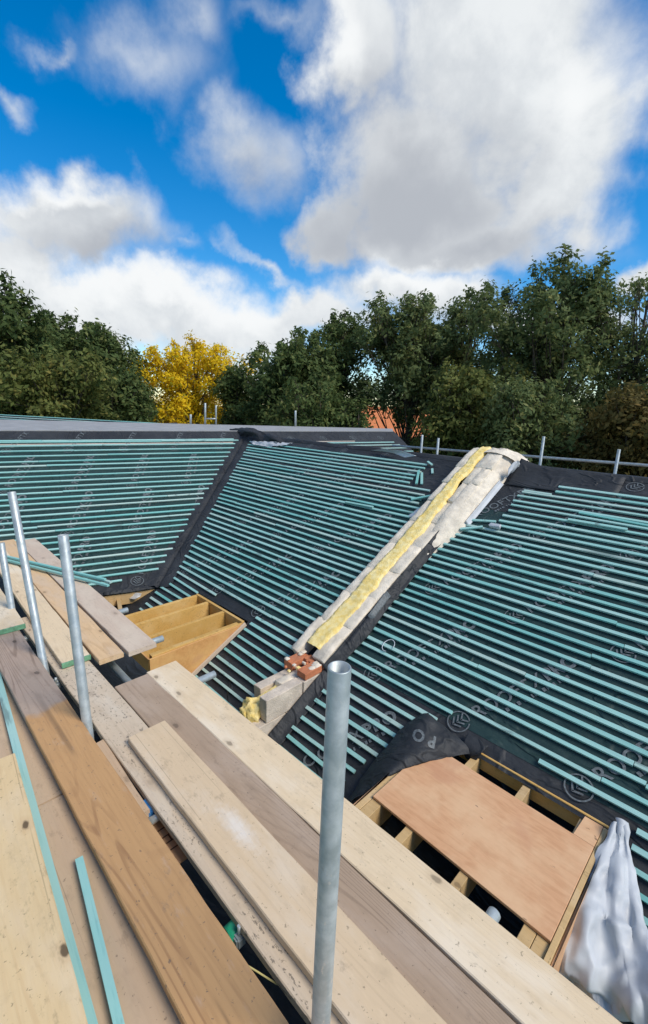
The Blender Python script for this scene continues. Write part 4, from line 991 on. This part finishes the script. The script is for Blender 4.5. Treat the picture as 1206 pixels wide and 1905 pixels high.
def tree(label, px, top, hw, dist, kind='dark', dens=1.0, low=.28, nclump=60, leaf=.20, seed=1, clump=1.0, squash=.8, name=None, lean=0.0, shape=1.0):
    rs = np.random.default_rng(seed); rd = random.Random(seed)
    base = atd(px, 800, dist); base.z = GROUND; tp = atd(px, top, dist); H = tp.z-GROUND; rad = hw/FPX*dist*1.18
    t = thing(name or 'tree', label, 'tree', base, 'trees beyond the roofs')
    side = Vector((rt.x, rt.y, 0)).normalized()
    # crown clump centres: on a lumpy shell plus some inside
    cz0 = H*low; ch = (H-cz0)/2; cc = Vector((0, 0, cz0+ch)); cl = []
    tries = 0
    while len(cl) < nclump and tries < 4000:
        tries += 1
        v = Vector(rs.normal(size=3)).normalized(); rr = rs.uniform(.35, 1)**.5 if rs.random() < .75 else rs.uniform(.1, .7)
        lump = .86+.30*fbm(v*1.6+Vector((seed*2.3, 0, 0)), 3)
        taper = 1.0
        p = cc+Vector((v.x*rad*rr*lump*taper, v.y*rad*rr*lump*taper, math.copysign(abs(v.z)**.75, v.z)*ch*rr*min(1.0, lump))) + side*lean*(v.z*rr+.5)
        cl.append((p, clump*rs.uniform(.6, 1.3)*(.55+rad*.15)))
    top_cl = sorted(cl, key=lambda q: -q[0].z)[:max(6, nclump//5)]
    for p, r in top_cl:      # leading shoots that break the outline
        a = rs.uniform(0, 6.28); off = Vector((math.cos(a), math.sin(a), 0))*r*rs.uniform(0, .7)
        for k in range(2): 
            q = p+off+Vector((0, 0, r*(.55+.35*k)))
            if q.z < H+.1: cl.append((q, r*(.42-.12*k)))
    cl.append((Vector((side.x*rs.normal()*.8, side.y*rs.normal()*.8, H-.5)), clump*.55))
    # limbs
    segs = []; tw = Vector((rs.normal()*.25, rs.normal()*.25, 0)); r0 = .05+H*.016
    pts = [Vector((0, 0, -.1)), Vector((0, 0, H*.2))+tw*.5, Vector((0, 0, H*.45))+tw, Vector((0, 0, H*.72))+tw*1.6+side*lean*.3, Vector((0, 0, H*.92))+tw*1.2+side*lean*.5]
    rads = [r0*1.25, r0*.95, r0*.7, r0*.38, r0*.12]
    for i in range(4): segs.append((pts[i], pts[i+1], rads[i], rads[i+1]))
    for p, r in cl:
        f = min(.88, max(.18, (p.z/H)-.22-rd.uniform(0, .12))); k = f*H
        src = pts[0]
        for i in range(4):
            if pts[i].z <= k <= pts[i+1].z: src = pts[i].lerp(pts[i+1], (k-pts[i].z)/(pts[i+1].z-pts[i].z))
        mid = src.lerp(p, .55)+Vector((0, 0, -.10*(p-src).length))+Vector(rs.normal(size=3))*.15
        b = r0*.30*(1-f*.5); segs.append((src, mid, b, b*.55)); segs.append((mid, p, b*.55, .012))
        for _ in range(3):
            q = p+Vector(rs.normal(size=3)).normalized()*r*.9; segs.append((mid.lerp(p, .6), q, .018, .006))
    vs, fs = tubes_mesh(segs); place('trunk', mesh('trunk', vs, fs, BARK, True), Matrix.Translation(base), t)
    # leaves: numpy rhombi gathered in sprays round each clump
    C, N, S, T = [], [], [], []
    for p, r in cl:
        n = int(270*dens*(r**2)*(.20/leaf)**1.6)+16
        ns = max(3, int(n/14)); sp = rs.normal(size=(ns, 3)); sp /= np.linalg.norm(sp, axis=1)[:, None]; sp *= (r*rs.uniform(.35, 1.12, size=(ns, 1))); sp[:, 2] *= squash
        idx = rs.integers(0, ns, n); c = np.array(p)+sp[idx]+rs.normal(size=(n, 3))*(.10+.07*r)
        C.append(c); nn = sp[idx]/(r+1e-6)*1.1+rs.normal(size=(n, 3))*.42+np.array([0, 0, .35]); N.append(nn); S.append(leaf*rs.uniform(.55, 1.3, n))
        T.append(np.stack([np.clip(rs.normal(.5, .26, n)+rs.normal(0, .15), 0, 1), rs.random(n), np.zeros(n), np.ones(n)], 1))
    C = np.concatenate(C); N = np.concatenate(N); S = np.concatenate(S); T = np.concatenate(T); n = len(C)
    N /= np.linalg.norm(N, axis=1)[:, None]; A = np.cross(N, rs.normal(size=(n, 3))); A /= np.linalg.norm(A, axis=1)[:, None]+1e-9; B = np.cross(N, A)
    q = np.stack([C-A*S[:, None]*.75, C-B*S[:, None]*.36+N*S[:, None]*.08, C+A*S[:, None]*.75, C+B*S[:, None]*.36+N*S[:, None]*.08], 1).reshape(-1, 3)
    me = bpy.data.meshes.new('crown'); me.vertices.add(4*n); me.vertices.foreach_set('co', q.ravel().astype(np.float32))
    me.loops.add(4*n); me.loops.foreach_set('vertex_index', np.arange(4*n, dtype=np.int32)); me.polygons.add(n)
    me.polygons.foreach_set('loop_start', np.arange(0, 4*n, 4, dtype=np.int32)); me.polygons.foreach_set('loop_total', np.full(n, 4, dtype=np.int32))
    at = me.attributes.new('tint', 'FLOAT_COLOR', 'FACE'); at.data.foreach_set('color', T.astype(np.float32).ravel())
    me.materials.append(LEAF[kind]); me.update(calc_edges=True); me.validate()
    place('crown', me, Matrix.Translation(base), t); return n
TREES = [
 ('tall dark tree cut by the left frame edge', -8, 500, 82, 29, 'dark', 1.1, .20, 90, .20),
 ('dark rounded tree right of the tall left edge tree', 118, 582, 82, 33, 'dark', 1.1, .25, 80, .20),
 ('dark tree sloping down towards the yellow tree on its left', 208, 608, 58, 34, 'dark', 1.1, .25, 60, .19),
 ('low olive tree in front of the dark left trees', 120, 668, 85, 26, 'olive', 1.1, .3, 55, .17),
 ('low dark bushy tree left of the yellow tree', 225, 690, 45, 28, 'dark', 1.1, .3, 35, .17),
 ('bright yellow autumn tree', 358, 634, 96, 36, 'yellow', .85, .34, 74, .16),
 ('low dark tree against the right side of the yellow tree', 445, 668, 40, 33, 'dark', 1.0, .25, 40, .18),
 ('broad dark tree right of the yellow tree', 548, 598, 88, 30, 'dark', 1.1, .22, 85, .19),
 ('slim dark tree with a thin tuft standing above its neighbours', 622, 574, 52, 32, 'dark', .9, .38, 55, .18),
 ('feathery green tree left of the tallest tree group', 748, 545, 82, 30, 'ash', 1.0, .46, 80, .18),
 ('green tree just left of the tallest tree', 862, 522, 78, 30, 'ash', 1.05, .22, 85, .18),
 ('tallest tree with a ragged pointed top', 1010, 470, 100, 27, 'ash', .95, .25, 105, .17),
 ('open-crowned tree with bare limbs at the right frame edge', 1165, 500, 92, 28, 'ash', .42, .42, 62, .15),
 ('low olive tree below the feathery green tree', 868, 668, 80, 24, 'olive', 1.0, .3, 60, .16),
 ('low olive tree below the tallest tree', 985, 705, 80, 22, 'ash', 1.0, .3, 55, .16),
 ('low dark tree below the broad dark tree', 585, 715, 70, 25, 'dark', 1.0, .3, 45, .17),
 ('small dark bush in front of the orange tiled house', 655, 742, 48, 24, 'dark', 1.0, .3, 35, .16),
 ('brownish bushy tree at the right frame edge', 1180, 702, 75, 21, 'brown', 1.0, .3, 55, .15),
 ('dark tree just outside the left of the frame edge group', -170, 540, 100, 31, 'dark', 1.0, .25, 60, .22),
 ('green tree beyond the right frame edge', 1320, 540, 110, 27, 'ash', .8, .3, 60, .22),
]
NL = 0
for i, a in enumerate(TREES):
    lab, px, top, hw, dist, kind, dens, low, nc, leaf = a
    NL += tree(lab, px, top, hw, dist, kind, dens, low, nc, leaf, seed=100+i*7, clump={'ash': .85, 'yellow': .85}.get(kind, 1.0)*(.85 if dens < .5 else 1), squash=.8 if kind != 'ash' else 1.15)
print('leaves', NL)
